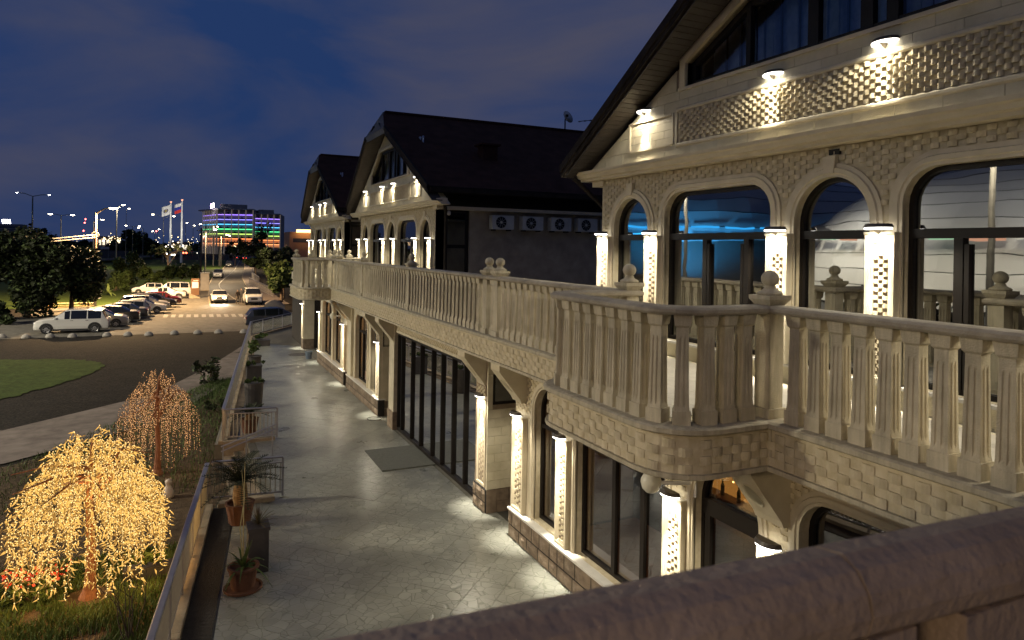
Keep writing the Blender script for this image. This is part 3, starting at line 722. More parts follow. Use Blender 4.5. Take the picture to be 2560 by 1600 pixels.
# --- separate pier, niche wall with little window
PR=thing('storefront_wing','recessed single-storey wing with wide dark storefront between the gabled buildings','building',(6.5,18,0))
def niche(parent,yw,ya,yb,xin=7.7):
    """pier ya..yb whose side wall faces -y at yw"""
    MB().box(XL+.02,6.95,ya+.02,yb,0,SOF-.004).build('pier_core',M['joint'],parent)
    wnd=(6.46,7.2,2.5,3.2)
    zz=[.54+i*.205 for i in range(17)]
    # side wall stones (x runs along the face), built facing -y
    for k in range(len(zz)-1):
        x=XL+.0-(.17 if k%2 else 0)
        while x<xin:
            a,b=max(x,XL),min(x+.36,xin); x+=.36
            if b-a<.05 or zz[k+1]>SOF: continue
            if a<wnd[1] and b>wnd[0] and zz[k]<wnd[3] and zz[k+1]>wnd[2]-.08:
                if a<wnd[0]-.02: b=wnd[0]
                else: continue
            MB().box(a+.003,b-.003,yw-random.uniform(0,.004),yw+.05,zz[k]+.003,zz[k+1]-.003).build('wall_stone',M['lime'],parent)
    MB().box(6.96,xin,yw+.012,yw+.2,0,SOF-.004).build('side_wall',M['joint'],parent)
    x=XL
    while x<xin:
        b=min(x+random.uniform(.25,.45),xin)
        for z0,z1 in ((0,.26),(.26,.535)):
            MB().box(x+.005,b-.005,yw-.02-random.uniform(0,.012),yw+.02,z0+.004,z1-.004).build('plinth_stone',M['plinth'],parent)
        x=b
    MB().box(wnd[0],wnd[1],yw+.006,yw+.011,wnd[2],wnd[3]).build('added_dark_backing',M['dark'],parent)  # dark backing added behind the pane to keep the orange glow out
    f=MB().box(wnd[0],wnd[0]+.05,yw-.02,yw+.03,wnd[2],wnd[3]).box(wnd[1]-.05,wnd[1],yw-.02,yw+.03,wnd[2],wnd[3]).box(wnd[0]+.05,wnd[1]-.05,yw-.02,yw+.03,wnd[2],wnd[2]+.06).box(wnd[0]+.05,wnd[1]-.05,yw-.02,yw+.03,wnd[3]-.06,wnd[3]).build('window',M['frame'],parent)
    MB().poly([(wnd[0]+.05,yw+.003,wnd[2]+.06),(wnd[1]-.05,yw+.003,wnd[2]+.06),(wnd[1]-.05,yw+.003,wnd[3]-.06),(wnd[0]+.05,yw+.003,wnd[3]-.06)]).build('pane',M['glassL'],f,fix=False)
niche(PR,14.55,14.55,15.3)
plinth_run(PR,14.55,15.3,XL-.03,.54,L=.3)
pilaster(PR,14.92,.5,XL,XL+.1,.56,2.58,4,60); low_lamp(14.92,'pier with pale stone side wall'); corbel(PR,14.92,.44)
MB().box(XL+.0,XL+.05,14.67,15.17,2.68,2.93).build('woven_patch',M['joint'],PR)
weave_place(PR,'weave_stone',[(XL-.001,u,z,0) for u,z in weave_cells(14.68,15.16,2.69,2.92,.08,.1)],(.078,.052,.012,.03),40)
MB().box(7.7,7.9,13.3,14.6,0,SOF-.004).build('niche_back',M['dark'],PR)
# storefront glazing
ys=[15.32,16.35,17.21,18.09,18.92,19.99,20.92,22.0,22.42]
SF=MB().box(6.46,6.56,15.32,22.42,.0,.09).box(6.46,6.56,15.32,22.42,3.16,3.25).build('storefront_frame',M['frame'],PR)
for yy in ys: MB().box(6.45,6.565,yy-.025,yy+.025,.09,3.16).build('mullion',M['frame'],SF)
for a,b in zip(ys,ys[1:]): MB().poly([(6.52,a+.036,.09),(6.52,b-.036,.09),(6.52,b-.036,3.16),(6.52,a+.036,3.16)]).build('pane',M['glassS'],SF,fix=False)
MB().box(XW-.02,6.8,15.3,22.45,3.25,SOF-.004).build('lintel',M['joint'],PR)
weave_place(PR,'weave_stone',[(XW-.021,u,z,0) for u,z in weave_cells(15.32,22.43,3.34,3.6,.07,.1)],(.068,.052,.01,.026),0)
MB().box(XW-.05,XW-.02,15.32,22.43,3.25,3.33).box(XW-.06,XW-.02,15.32,22.43,3.61,3.70).build('lintel_trim',M['balu'],PR)
MB().box(XL,7.0,22.45,23.06,.59,SOF-.004).build('pier',M['balu'],PR)
MB().box(XL-.03,7.02,22.43,23.09,0,.585).build('pier_plinth',M['plinth'],PR); corbel(PR,22.75,.5,False)
# interior of the wing with an inner glazed grid, faintly lit
MB().box(11.8,12,13,24,0,SOF).build('interior_wall',mat('interior_green_wall',(.30,.34,.27),.8,(.36,.4,.32),1),PR)
MB().box(6.6,12,13,24,-.05,.004).build('interior_floor',mat('interior_floor',(.04,.042,.036),.4,(.06,.06,.05),3),PR)
g=MB()
for i in range(12): g.box(10.4,10.44,14+i*.85,14.04+i*.85,0,SOF)
for z in (1.2,2.1,3.0): g.box(10.4,10.44,13,24,z,z+.05)
g.build('inner_grid',M['frame'],PR)
lt=thing('ceiling_light','dim round ceiling light inside the dark storefront','ceiling light',(10.9,20.0,3.72)); MB().lathe([(.01,0),(.16,0),(.16,.05),(.01,.06)],(10.9,20.0,3.72),14).build('diffuser',emat('dim_diffuser',(.85,1,.75),1.5),lt)
ld=bpy.data.lights.new('ceiling_glow','POINT'); ld.energy=14; ld.color=(.85,1,.7); ld.shadow_soft_size=.15; lo=bpy.data.objects.new('light',ld); COL.objects.link(lo); lo.parent=lt; lo.location=(0,0,-.15)
# --- middle ground floor
G=BM_
mw=[(25.2,26.0,.66,3.3,'arch'),(26.6,28.65,.62,3.3,'round')]
wall_mesh(G,24.4,29.8,0,SOF,mw,XW,XW+.3,M['limeplain'])
for w,ml in zip(mw,([],[(27.3,.09,.64,2.6),(27.95,.09,.64,2.6)])): window(G,w,XW+.16,M['glassL'],ml,[(2.6,.08)],.14,XW)
plinth_run(G,24.38,29.8,XL-.03,.575); MB().box(XL-.06,XW+.14,24.38,29.8,.577,.617).build('window_sill',M['sill'],G)
pilaster(G,24.66,.5,XL,XW,.62,2.58,3,0); low_lamp(24.66,'pilaster next to the wall sign'); corbel(G,24.66,.46,False)
niche(G,24.42,24.42,24.9,7.6)
MB().box(XL,XW,29.1,29.78,.62,SOF-.004).build('pier',M['limeplain'],G); corbel(G,29.42,.46,False)
MB().box(7.2,7.3,29.8,30.4,0,SOF).build('niche_back',M['dark'],G)
# --- far ground floor
G=BT
tw=[(31.65,33.5,.62,3.3,'round'),(33.85,36.3,.62,3.3,'round')]
wall_mesh(G,30.4,37.1,0,SOF,tw,XW,XW+.3,M['limeplain'])
for w in tw: window(G,w,XW+.16,M['glassL'],[((w[0]+w[1])/2,.09,.64,3.2)],[(2.6,.08)],.14,XW)
plinth_run(G,30.38,37.1,XL-.03,.575,L=.6); MB().box(XL-.06,XW+.14,30.38,37.1,.577,.617).build('window_sill',M['sill'],G)
for yy,nm in ((30.75,'pilaster at the start of the farthest front'),(36.8,'pilaster beside the black grille door')):
    pilaster(G,yy,.46,XL,XW,.62,2.58,3,0); low_lamp(yy,nm)
corbel(G,30.7,.46,False)
MB().box(XL,7.4,41.85,42.6,0,SOF).build('end_pier',M['limeplain'],G); MB().box(XL-.03,7.42,41.83,42.63,0,.58).build('pier_plinth',M['plinth'],G)
pilaster(G,42.2,.5,XL-.06,XL,.6,2.58,3,0); wall_lamp(XL-.06,42.2,2.66,'lit half-round lamp on the last ground-floor pier','wall lamps along the walkway',POWERS['low'],1.05,4,40)
MB().box(XW,7.4,37.1,41.85,3.25,SOF).build('door_lintel',M['limeplain'],G)
gr=MB().box(6.9,6.96,37.1,41.85,0,.08).box(6.9,6.96,37.1,41.85,3.15,3.25).build('grille_door',M['frame'],G)
for i in range(24): MB().box(6.91,6.95,37.2+i*.2,37.225+i*.2,.08,3.15).build('bar',M['frame'],gr)
MB().box(7.6,7.7,37.0,47.5,0,SOF).box(XL+.1,7.7,42.6,47.6,0,SOF-.01).build('ground_wall',M['dark'],G)
# small red sign plate on the middle niche wall
sg=thing('wall_sign','small pale notice plate on the niche wall by the brown pier','sign',(6.9,24.36,1.9)); MB().box(6.72,7.0,24.385,24.395,1.75,2.05).build('plate',M['sill'],sg); MB().box(6.78,6.94,24.38,24.384,1.93,1.98).build('dark_mark',M['blk'],sg)
# --- interiors seen through the ground-floor windows
M['wfloor']=mat('warm_floor',(.36,.2,.1),.35,(.45,.26,.14),5)
it=MB().box(6.8,11,24.95,37,-.02,.62).build('interior_floor',M['wfloor'],BM_)
MB().box(10.8,11,25,37,.62,SOF).build('interior_wall',mat('warm_wall',(.38,.22,.12),.7,(.3,.16,.09),1.5),BM_)
MB().box(6.8,11,24.95,37,SOF-.08,SOF-.01).build('interior_ceiling',M['dark'],BM_)
for i,(x,y) in enumerate(((8.4,27.4),(8.6,31.8),(8.5,34.6))):
    t=thing('pendant_lamp','warm pendant lamp hanging inside '+['the middle building','the farthest building beside its first window','the farthest building beside the grille door'][i],'pendant lamp',(x,y,2.9))
    MB().lathe([(.02,.22),(.06,.18),(.17,.0),(.165,-.005)],(x,y,2.8),14).build('shade',emat('pendant_glow',(1,.55,.2),2.5),t); MB().tube([(x,y,3.0),(x,y,3.75)],.008).build('cord',M['blk'],t)
    ld=bpy.data.lights.new('pendant','POINT'); ld.energy=130; ld.color=(1,.55,.25); ld.shadow_soft_size=.12; lo=bpy.data.objects.new('light',ld); COL.objects.link(lo); lo.parent=t; lo.location=(0,0,-.3)
for i,(x,y) in enumerate(((7.6,26.8),(7.7,28.1),(7.7,32.6),(7.6,35.0))):
    t=thing('dining_table','round wooden table inside the lit ground floor '+['by the narrow arch','by the wide middle window','by the farthest front','by the grille door'][i],'table',(x,y,.62))
    MB().lathe([(.01,1.34),(.5,1.34),(.5,1.38),(.01,1.38)],(x,y,0),18).build('table_top',M['wood'],t); MB().lathe([(.25,.62),(.05,.68),(.04,1.34)],(x,y,0),10).build('pedestal',M['frame'],t)
# bar interior of the near building: warm lights behind the arched door
MB().box(6.8,12,3,13.2,-.02,.004).build('interior_floor',M['wfloor'],BN)
MB().box(9.4,9.6,3,13.2,.0,SOF).build('interior_wall',M['dark'],BN)
MB().box(6.8,12,3,13.2,SOF-.1,SOF-.01).build('interior_ceiling',M['dark'],BN)
MB().box(6.76,12,13.12,13.29,0,SOF-.004).build('side_wall',M['render'],BN)
bt=thing('bar_shelf','back-lit wooden bar shelf behind the arched ground-floor door','shelf',(9.1,9.6,0))
MB().box(8.9,9.38,8.5,10.9,0,1.1).build('counter',M['wood'],bt)
for z in (1.5,2.0,2.5): MB().box(9.1,9.36,8.6,10.8,z,z+.03).build('shelf_board',M['wood'],bt)
MB().box(9.36,9.38,8.6,10.8,1.5,2.6).build('glow_panel',emat('amber_panel',(1,.42,.08),.55),bt)
for i in range(14):
    y=8.75+i*.14; z=1.53+(i%3)*.5
    b=MB().lathe([(.035,0),(.035,.19),(.013,.24),(.013,.3)],(9.22,y,z),8).build('bottle',mat('bottle_glass',(.03,.05,.02),.15)); tag(b,'dark glass bottle standing on the amber bar shelf','bottle','bottles on bar shelf')
mb=MB()
for i in range(90): 
    y,z=8.0+random.random()*1.5,2.3+random.random()*.8; mb.box(8.2,8.22,y,y+.02,z,z+.02)
o=mb.build('fairy_lights',emat('fairy',(1,.55,.15),9)); tag(o,'tiny amber fairy lights hung inside the arched door','string lights',kind='stuff')
ld=bpy.data.lights.new('bar_glow','POINT'); ld.energy=30; ld.color=(1,.5,.18); ld.shadow_soft_size=.1; lo=bpy.data.objects.new('light',ld); COL.objects.link(lo); lo.parent=bt; lo.location=(-.5,.4,2.9)
# globe cameras
for i,(x,y,z,n) in enumerate(((5.95,7.88,2.87,'white dome security camera on an arm over the triple shop window'),(5.95,31.1,2.98,'white dome security camera on an arm below the far balcony bulge'))):
    t=thing('dome_camera',n,'camera',(x,y,z))
    MB().lathe([(.001,-.15),(.07,-.135),(.125,-.08),(.145,0),(.14,.05),(.10,.12),(.04,.15),(.001,.155)],(x,y,z),18).build('dome',mat('camera_plastic',(.62,.6,.5),.35),t,smooth=True)
    MB().tube([(x,y,z),(x+.22,y-.2,z+.02),(XW,y-.3,z+.02)],.028,8).build('arm',M['sill'],t)
    MB().box(XW-.025,XW,y-.38,y-.22,z-.16,z+.2).build('wall_plate',M['sill'],t)
# ================================================================ ground, paths
def groundmat(name,c1,c2,sc_,bump=.6,bs=60,rough=.9): return mat(name,c1,rough,c2,sc_,bump,bs,spec=.08,dirt=.4)
M['gravel']=groundmat('dark_gravel',(.005,.0045,.004),(.036,.03,.024),11,.9,22)
M['asphalt']=groundmat('asphalt',(.13,.12,.10),(.17,.155,.13),3,.5,45,.8)
M['road']=groundmat('road_asphalt',(.075,.068,.058),(.10,.09,.076),1.2,.4,30,.7)
M['grass']=groundmat('lawn_grass',(.028,.048,.010),(.055,.078,.016),6,.8,30)
M['path']=groundmat('path_concrete',(.15,.125,.11),(.20,.17,.15),2,.4,40,.8)
M['soil']=groundmat('garden_soil',(.06,.042,.026),(.11,.08,.05),7,.9,30)
M['kerb']=groundmat('kerb_stone',(.27,.22,.16),(.34,.28,.2),4,.4,40,.8)
M['white']=mat('road_paint',(.34,.32,.28),.8,(.22,.205,.175),5,.2,30)
g=MB(); xs=[-900,-300,-120,-60,-30,-14,0,14,30,60,120,300,900]; yy=[-200,-60,0,20,45,52,59,66,72,78,85,110,160,260,500,1000,2500]
for y in yy:
    for x in xs: g.v.append((x,y,gz(y)-.02))
n=len(xs)
for j in range(len(yy)-1):
    for i in range(n-1): g.f.append((j*n+i,j*n+i+1,(j+1)*n+i+1,(j+1)*n+i)); g.m.append(0)
struct(g.build('ground',M['gravel'],fix=False))
def sheet(name,P,m,dz,ny=None):
    """flat-ish sheet following gz(); P polygon (x,y)"""
    b=MB(); b.poly([(x,y,gz(y)+dz) for x,y in P]); return struct(b.build(name,m,fix=False))
def strip(name,L,R,m,dz):
    b=MB()
    for (a,c) in zip(L,R): b.v+=[(a[0],a[1],gz(a[1])+dz),(c[0],c[1],gz(c[1])+dz)]
    for i in range(len(L)-1): b.f.append((2*i,2*i+1,2*i+3,2*i+2)); b.m.append(0)
    return struct(b.build(name,m,fix=False))
YS=[57.2,62,68,74,80,85,95,110,125]
strip('parking_lot',[(-13.5 if y<110 else -6,y) for y in YS],[(9.5,y) for y in YS],M['asphalt'],-.008)
RD=[(85,2.6,8.6),(97,2.8,8.6),(127,3.6,9.3),(155,5.0,10.6),(205,9.0,14.6),(260,13.2,18.8),(326,18.6,24.2),(420,27,33)]
strip('road',[(a,y) for y,a,b in RD],[(b,y) for y,a,b in RD],M['road'],-.002)
strip('pavement',[(b+.15,y) for y,a,b in RD],[(b+2.6,y) for y,a,b in RD],M['path'],.12)
for nm,o,w in (('kerb_line',0,.12),):
    for s in (0,1):
        strip('kerb',[((a-.15) if s==0 else b,y) for y,a,b in RD],[(a if s==0 else b+.15,y) for y,a,b in RD],M['kerb'],.1)
CL=[(92,6.1),(97,5.7),(110,5.2),(122,5.0),(132,5.3),(145,6.4),(165,8.4),(205,12.2),(260,16.4),(326,21.4)]
strip('centre_line',[(x-.08,y) for y,x in CL],[(x+.08,y) for y,x in CL],M['white'],.003)
for i in range(11):
    x=-2.0+i*.66+.1; y0=71.6-(x+2)*.2
    b=MB(); b.poly([(x,y0,gz(y0)+.002),(x+.38,y0-.05,gz(y0)+.002),(x+.42,y0+3.2,gz(y0+3.2)+.002),(x+.04,y0+3.25,gz(y0+3.2)+.002)]); struct(b.build('crosswalk_stripe',M['white'],fix=False))
sheet('lawn_verge',[(-40,86.5),(-9.5,86.5),(-2,108),(1.0,112),(2.3,125),(2.2,150),(-40,150)],M['grass'],-.004)
sheet('verge',[(2.0,130),(4.6,155),(8.6,205),(12.8,260),(18,326),(-40,326),(-40,152),(1.8,152)],M['grass'],-.003)
_lp=[(-3.75,42.3),(-4.3,39.5),(-5.3,37.2),(-6.9,34.4),(-20,29.5),(-24,44),(-9.2,46.3),(-5.5,45),(-4.3,43.6)]; _q=[]; _r=random.Random(3)
for a_,b_ in zip(_lp,_lp[1:]+_lp[:1]):
    for k_ in range(14): _q.append((a_[0]+(b_[0]-a_[0])*k_/14+_r.uniform(-.10,.10),a_[1]+(b_[1]-a_[1])*k_/14+_r.uniform(-.22,.22)))
sheet('lawn_patch',_q,M['grass'],.01)
strip('garden_path',[(-22,32.2),(-9.5,29.8),(-5.63,28.9),(-1.2,33.5),(1.2,40),(3.75,49.2)],[(-22,24.3),(-9.5,24.0),(-4.74,24.6),(-.6,28.5),(1.2,33.5),(2.7,38.5)],M['path'],.012)
sheet('garden_soil',[(-9,6),(1.0,6),(2.2,24),(2.4,36),(-.4,28.2),(-4.6,24.3),(-10,23.6)],M['soil'],.002)
# highway embankment beyond the verge
hw=MB(); hwp=[(-120,250,0),(-60,270,0),(-30,300,0),(-8,420,0),(10,600,0)]
strip('highway',[(-140,215),(-60,240),(-31,300),(-12,430),(6,620)],[(-140,200),(-58,222),(-26,285),(-6,425),(14,615)],M['road'],.55)
sheet('highway_verge',[(-150,228),(-60,248),(-34,302),(-14,432),(-2,620),(18,620),(-3,425),(-22,280),(-52,210),(-150,190)],M['grass'],.5)
# ================================================================ walkway of crazy-pattern tiles laid diagonally
def tile_material():
    m=bpy.data.materials.new('crazy_paving_tile'); MATS['crazy']=m; m.use_nodes=True; n=m.node_tree.nodes; l=m.node_tree.links; b=n['Principled BSDF']
    ge=n.new('ShaderNodeNewGeometry'); nz=n.new('ShaderNodeTexNoise'); nz.inputs['Scale'].default_value=3; l.new(ge.outputs['Position'],nz.inputs['Vector'])
    ad=n.new('ShaderNodeVectorMath'); ad.operation='MULTIPLY_ADD'; ad.inputs[1].default_value=(.12,.12,0); l.new(nz.outputs['Color'],ad.inputs[0]); l.new(ge.outputs['Position'],ad.inputs[2])
    v=n.new('ShaderNodeTexVoronoi'); v.feature='DISTANCE_TO_EDGE'; v.inputs['Scale'].default_value=5.2; l.new(ad.outputs[0],v.inputs['Vector'])
    v2=n.new('ShaderNodeTexVoronoi'); v2.inputs['Scale'].default_value=5.2; l.new(ad.outputs[0],v2.inputs['Vector'])
    r=n.new('ShaderNodeMapRange'); r.inputs[1].default_value=.012; r.inputs[2].default_value=.045; r.inputs[3].default_value=.0; r.inputs[4].default_value=1; l.new(v.outputs['Distance'],r.inputs[0])
    sp=n.new('ShaderNodeSeparateColor'); l.new(v2.outputs['Color'],sp.inputs[0])
    cr=n.new('ShaderNodeValToRGB'); cr.color_ramp.elements[0].color=(.235,.238,.205,1); cr.color_ramp.elements[1].color=(.295,.296,.255,1); l.new(sp.outputs[0],cr.inputs[0])
    nz2=n.new('ShaderNodeTexNoise'); nz2.inputs['Scale'].default_value=.9; nz2.inputs['Detail'].default_value=6; l.new(ge.outputs['Position'],nz2.inputs['Vector'])
    mr=n.new('ShaderNodeMapRange'); mr.inputs[1].default_value=.3; mr.inputs[2].default_value=.7; mr.inputs[3].default_value=.62; mr.inputs[4].default_value=1.08; l.new(nz2.outputs[0],mr.inputs[0])
    hs=n.new('ShaderNodeHueSaturation'); l.new(mr.outputs[0],hs.inputs['Value']); l.new(cr.outputs[0],hs.inputs['Color'])
    mx=n.new('ShaderNodeMix'); mx.data_type='RGBA'; mx.inputs[6].default_value=(.14,.145,.118,1); l.new(r.outputs[0],mx.inputs[0]); l.new(hs.outputs[0],mx.inputs[7]); l.new(mx.outputs[2],b.inputs['Base Color'])
    b.inputs['Roughness'].default_value=.42; b.inputs['Specular IOR Level'].default_value=.45
    bu=n.new('ShaderNodeBump'); bu.inputs['Strength'].default_value=.5; bu.inputs['Distance'].default_value=.006; l.new(r.outputs[0],bu.inputs['Height']); l.new(bu.outputs[0],b.inputs['Normal'])
    rr=n.new('ShaderNodeMapRange'); rr.inputs[3].default_value=.2; rr.inputs[4].default_value=.42; l.new(nz2.outputs[0],rr.inputs[0]); l.new(rr.outputs[0],b.inputs['Roughness'])
    return m
M['crazy']=tile_material(); M['grout']=mat('tile_grout',(.12,.115,.09),.9,(.16,.15,.12),5)
fenA=lambda y:-.12+.1165*(y-11.8)          # kerb line, near run
fenC=lambda y:1.10+.1106*(y-22.9)          # far run
wk=[(fenA(-3),-3),(fenA(17.3),17.3),(2.0,17.4),(2.0,22.7),(fenC(22.8),22.8),(fenC(48.4),48.4),(8.3,56),(8.3,-3)]
WKB=MB().prism([(x-.22,y) if i<6 else (x,y) for i,(x,y) in enumerate(wk)],'z',-.5,-.012).build('walkway',M['grout']); struct(WKB)
cands=[]; a=.55; q=math.sqrt(.5)
for i in range(-60,60):
    for j in range(0,120):
        cx,cy_=q*a*(i-j)+0,q*a*(i+j)
        cx,cy_=(i-j)*a*q+3.0,(i+j)*a*q
        if not(-1<cy_<56 and -1.5<cx<8.3): continue
        cands.append((cx,cy_))
tiles=[]
for cx,cy_ in cands:
    h=a*q-.004
    P=[(cx-h,cy_),(cx,cy_-h),(cx+h,cy_),(cx,cy_+h)]
    if cy_<17.35: P=clip_half(P,-1,.1165,-(fenA(0)+.62)) ; P=clip_half(P,0,1,17.35) if (P and cx<2.5) else P
    elif cy_<22.75: P=clip_half(P,-1,0,-2.02)
    else: P=clip_half(P,-1,.1106,-(fenC(0)+.42))
    if len(P)>2: P=clip_half(P,1,0,6.34 if not(13.3<cy_<14.5) else 7.6)
    if len(P)>2 and cy_>44: P=clip_half(P,-1.6,1,48.3-1.6*4.0)
    if len(P)>2:
        ar=abs(sum(P[k][0]*P[(k+1)%len(P)][1]-P[(k+1)%len(P)][0]*P[k][1] for k in range(len(P))))/2
        if ar>.004: tiles.append((cx*cx+cy_*cy_,P))
tiles=[t for t in tiles if t[0]>64]
tiles.sort(key=lambda t:t[0]); rest=MB()
for k,(d,P) in enumerate(tiles):
    if k<300: MB().prism(P,'z',-.012,random.uniform(-.0015,.0015)).build('paving_tile',M['crazy'],WKB)
    else: rest.prism(P,'z',-.012,random.uniform(-.001,.001))
rest.build('paving_tiles_far',M['crazy'],WKB,kind='stuff')
for nm,f,y0,y1 in (('kerb',fenA,2,17.35),('kerb',fenC,22.75,48.3)):
    y=y0
    while y<y1-.3:
        b=min(y+1.4,y1); MB().prism([(f(y)-.12,y+.004),(f(y)+.13,y+.004),(f(b)+.13,b-.004),(f(b)-.12,b-.004)],'z',-.012,.09).build('kerb_stone',M['kerb'],WKB); y=b
MB().prism([(fenA(2)+.14,2),(fenA(2)+.58,2),(fenA(17.2)+.58,17.2),(fenA(17.2)+.14,17.2)],'z',-.012,.012).build('planting_bed',mat('black_soil',(.012,.010,.008),.95,(.022,.018,.014),9,.8,40),WKB)
MB().prism([(fenC(22.9)+.14,22.9),(fenC(22.9)+.4,22.9),(fenC(48)+.4,48),(fenC(48)+.14,48)],'z',-.012,.03).build('kerb_inner',M['kerb'],WKB)
MB().prism([(3.95,48.45),(4.1,48.3),(8.3,55.0),(8.2,55.2)],'z',-.012,.1).build('kerb_end',M['kerb'],WKB)
MB().box(.75,2.0,17.25,17.5,-.5,.09).build('kerb_return',M['kerb'],WKB); MB().box(1.1,2.6,22.62,22.8,-.5,.09).build('kerb_return',M['kerb'],WKB)
# steps down to the garden
stp=thing('garden_steps','stone steps going down from the walkway opening to the garden','steps',(1.4,20,-.45))
for i in range(3): MB().box(1.1+i*.3,2.0,17.5,22.62,-.45+i*.11,-.45+(i+1)*.11-.001*i).build('step',M['kerb'],stp)
# ================================================================ fences
M['alu']=mat('fence_aluminium',(.34,.33,.35),.35,(.4,.39,.4),5,metal=.75)
M['bar']=mat('fence_bar',(.36,.34,.29),.45,(.42,.4,.34),8,metal=.35)
def fence(label,P,z0,h,single=True,bs=.105,group=None):
    t=thing('railing',label,'fence',(P[0][0],P[0][1],z0),0,group)
    n=len(P)
    mp_=lambda p,e:(p[0],p[1],e)
    sweep(P,[(-.045,z0+h-.035),(.045,z0+h-.035),(.05,z0+h-.005),(.035,z0+h),(-.035,z0+h),(-.05,z0+h-.005)],mp_).build('top_rail',M['alu'],t)
    sweep(P,[(-.015,z0+h-.17),(.015,z0+h-.17),(.015,z0+h-.14),(-.015,z0+h-.14)],mp_).build('upper_rail',M['alu'],t)
    sweep(P,[(-.015,z0+.07),(.015,z0+.07),(.015,z0+.11),(-.015,z0+.11)],mp_).build('lower_rail',M['alu'],t)
    bmesh_=MB().box(-.010,.010,-.014,.014,.11,h-.17).mesh('bar',M['bar']); rest=MB()
    pm_=MB().box(-.025,.025,-.025,.025,0,h-.036).mesh('post',M['alu'])
    k=0
    for a,b in zip(P,P[1:]):
        a,b=Vector(a),Vector(b); L=(b-a).length; d=(b-a)/L; ang=math.atan2(d.y,d.x)-PI/2
        npst=max(1,round(L/1.5))
        for i in range(npst+1):
            p=a+d*min(L,L*i/npst); inst('post',pm_,t,(p.x,p.y,z0),(0,0,ang))
        m=int(L/bs)
        for i in range(m):
            s=(i+.5)*L/m
            if min(abs(s-L*j/npst) for j in range(npst+1))<.04: continue
            p=a+d*s
            if single: inst('bar',bmesh_,t,(p.x,p.y,z0),(0,0,ang))
            else: rest.merge(MB().box(-.007,.007,-.012,.012,.11,h-.17),Matrix.Translation((p.x,p.y,z0))@Matrix.Rotation(ang,4,'Z'))
    if rest.v: rest.build('bars',M['bar'],t,kind='stuff')
    return t
fence('grey metal railing along the planting bed beside the lit willow',[(fenA(3),3),(fenA(17.4)-.02,17.4)],.09,.95)
fence('short grey railing crossing behind the potted cycad',[(.62,17.46),(2.18,17.3)],.09,.95)
fence('short grey railing crossing behind the garden steps',[(1.12,22.86),(2.65,22.6)],.09,.95)
fence('long grey railing following the far run of the walkway',[(fenC(22.9),22.9),(fenC(48.35),48.35)],.09,.95,False)
fence('grey railing closing the far end of the walkway',[(4.0,48.4),(8.0,55.0)],.09,.95,False)
rl=thing('stair_handrail','sloping metal handrail of the garden steps with small lights','handrail',(1.0,20.5,-.45))
for dz in (0,-.13): MB().tube([(.95,20.6,.50+dz),(2.4,20.6,1.0+dz)],.02).build('rail_tube',M['alu'],rl)
for x,z in ((1.0,.5),(1.6,.72),(2.3,.97)): MB().tube([(x,20.6,-.45 if x<1.9 else 0),(x,20.6,z)],.02).build('post',M['alu'],rl)
# ================================================================ vegetation helpers
def leafmat(name,c1,c2): return mat(name,c1,.7,c2,1.7,0,spec=.25)
M['leaf1']=leafmat('dark_leaf',(.028,.045,.014),(.05,.07,.02)); M['leaf2']=leafmat('mid_leaf',(.05,.085,.02),(.075,.11,.028))
M['leaf3']=leafmat('pine_needles',(.011,.017,.007),(.022,.027,.011)); M['bark']=mat('bark',(.10,.07,.045),.9,(.15,.105,.07),9,.8,30)
M['leafg']=leafmat('light_leaf',(.08,.12,.03),(.12,.16,.04))
def blobs(c,r,n,seed):
    rr=random.Random(seed); o=[]
    for _ in range(n):
        while True:
            p=Vector((rr.uniform(-1,1),rr.uniform(-1,1),rr.uniform(-1,1)))
            if p.length<1: break
        p=p*(.45+.55*rr.random()); o.append((Vector(c)+Vector((p.x*r[0],p.y*r[1],p.z*r[2])),rr.uniform(.22,.45)*min(r)))
    return o
def foliage(bl,n,size,seed,asp=1.6,nmat=2,droop=.0):
    rr=random.Random(seed); mb=MB()
    for _ in range(n):
        c,r=rr.choice(bl)
        d=Vector((rr.gauss(0,1),rr.gauss(0,1),rr.gauss(0,.8))); d.normalize(); p=c+d*r*(.55+.5*rr.random())
        a=Vector((rr.gauss(0,1),rr.gauss(0,1),rr.gauss(0,.7)-droop)); a.normalize(); b=a.orthogonal(); b.rotate(Matrix.Rotation(rr.random()*6.28,3,a)); s=size*rr.uniform(.6,1.3)
        a*=s*asp/2; b*=s/2
        mb.add([p-a,p+b*.7,p+a,p-b*.7],[(0,1,2,3)],rr.randrange(nmat))
    return mb
def tree(name,label,base,h,r,n=2500,size=.35,mats=('leaf1','leaf2'),trunk=.18,cz=.62,seed=1,group=None,blobn=16,rz=None,cat='tree',limbs=6):
    x,y,z=base; t=thing(name,label,cat,base,0,group)
    rr=random.Random(seed); c=(x,y,z+h*cz); bl=blobs(c,(r,r,rz or h*(1-cz)),blobn,seed)
    tr=MB().tube([(x,y,z-.1),(x+.05*h*rr.uniform(-1,1)*.3,y,z+h*.3),(x,y,z+h*cz)],[trunk,trunk*.75,trunk*.4],8)
    for b,_ in bl[:limbs]: tr.tube([(x,y,z+h*cz*rr.uniform(.45,.8)),tuple((Vector((x,y,z+h*cz))+b)/2+Vector((0,0,-.05*h))),tuple(b)],[trunk*.4,trunk*.25,trunk*.08],5)
    tr.build('trunk',M['bark'],t)
    foliage(bl,n,size,seed+1,nmat=len(mats)).build('crown',[M[k] for k in mats],t,fix=False)
    return t
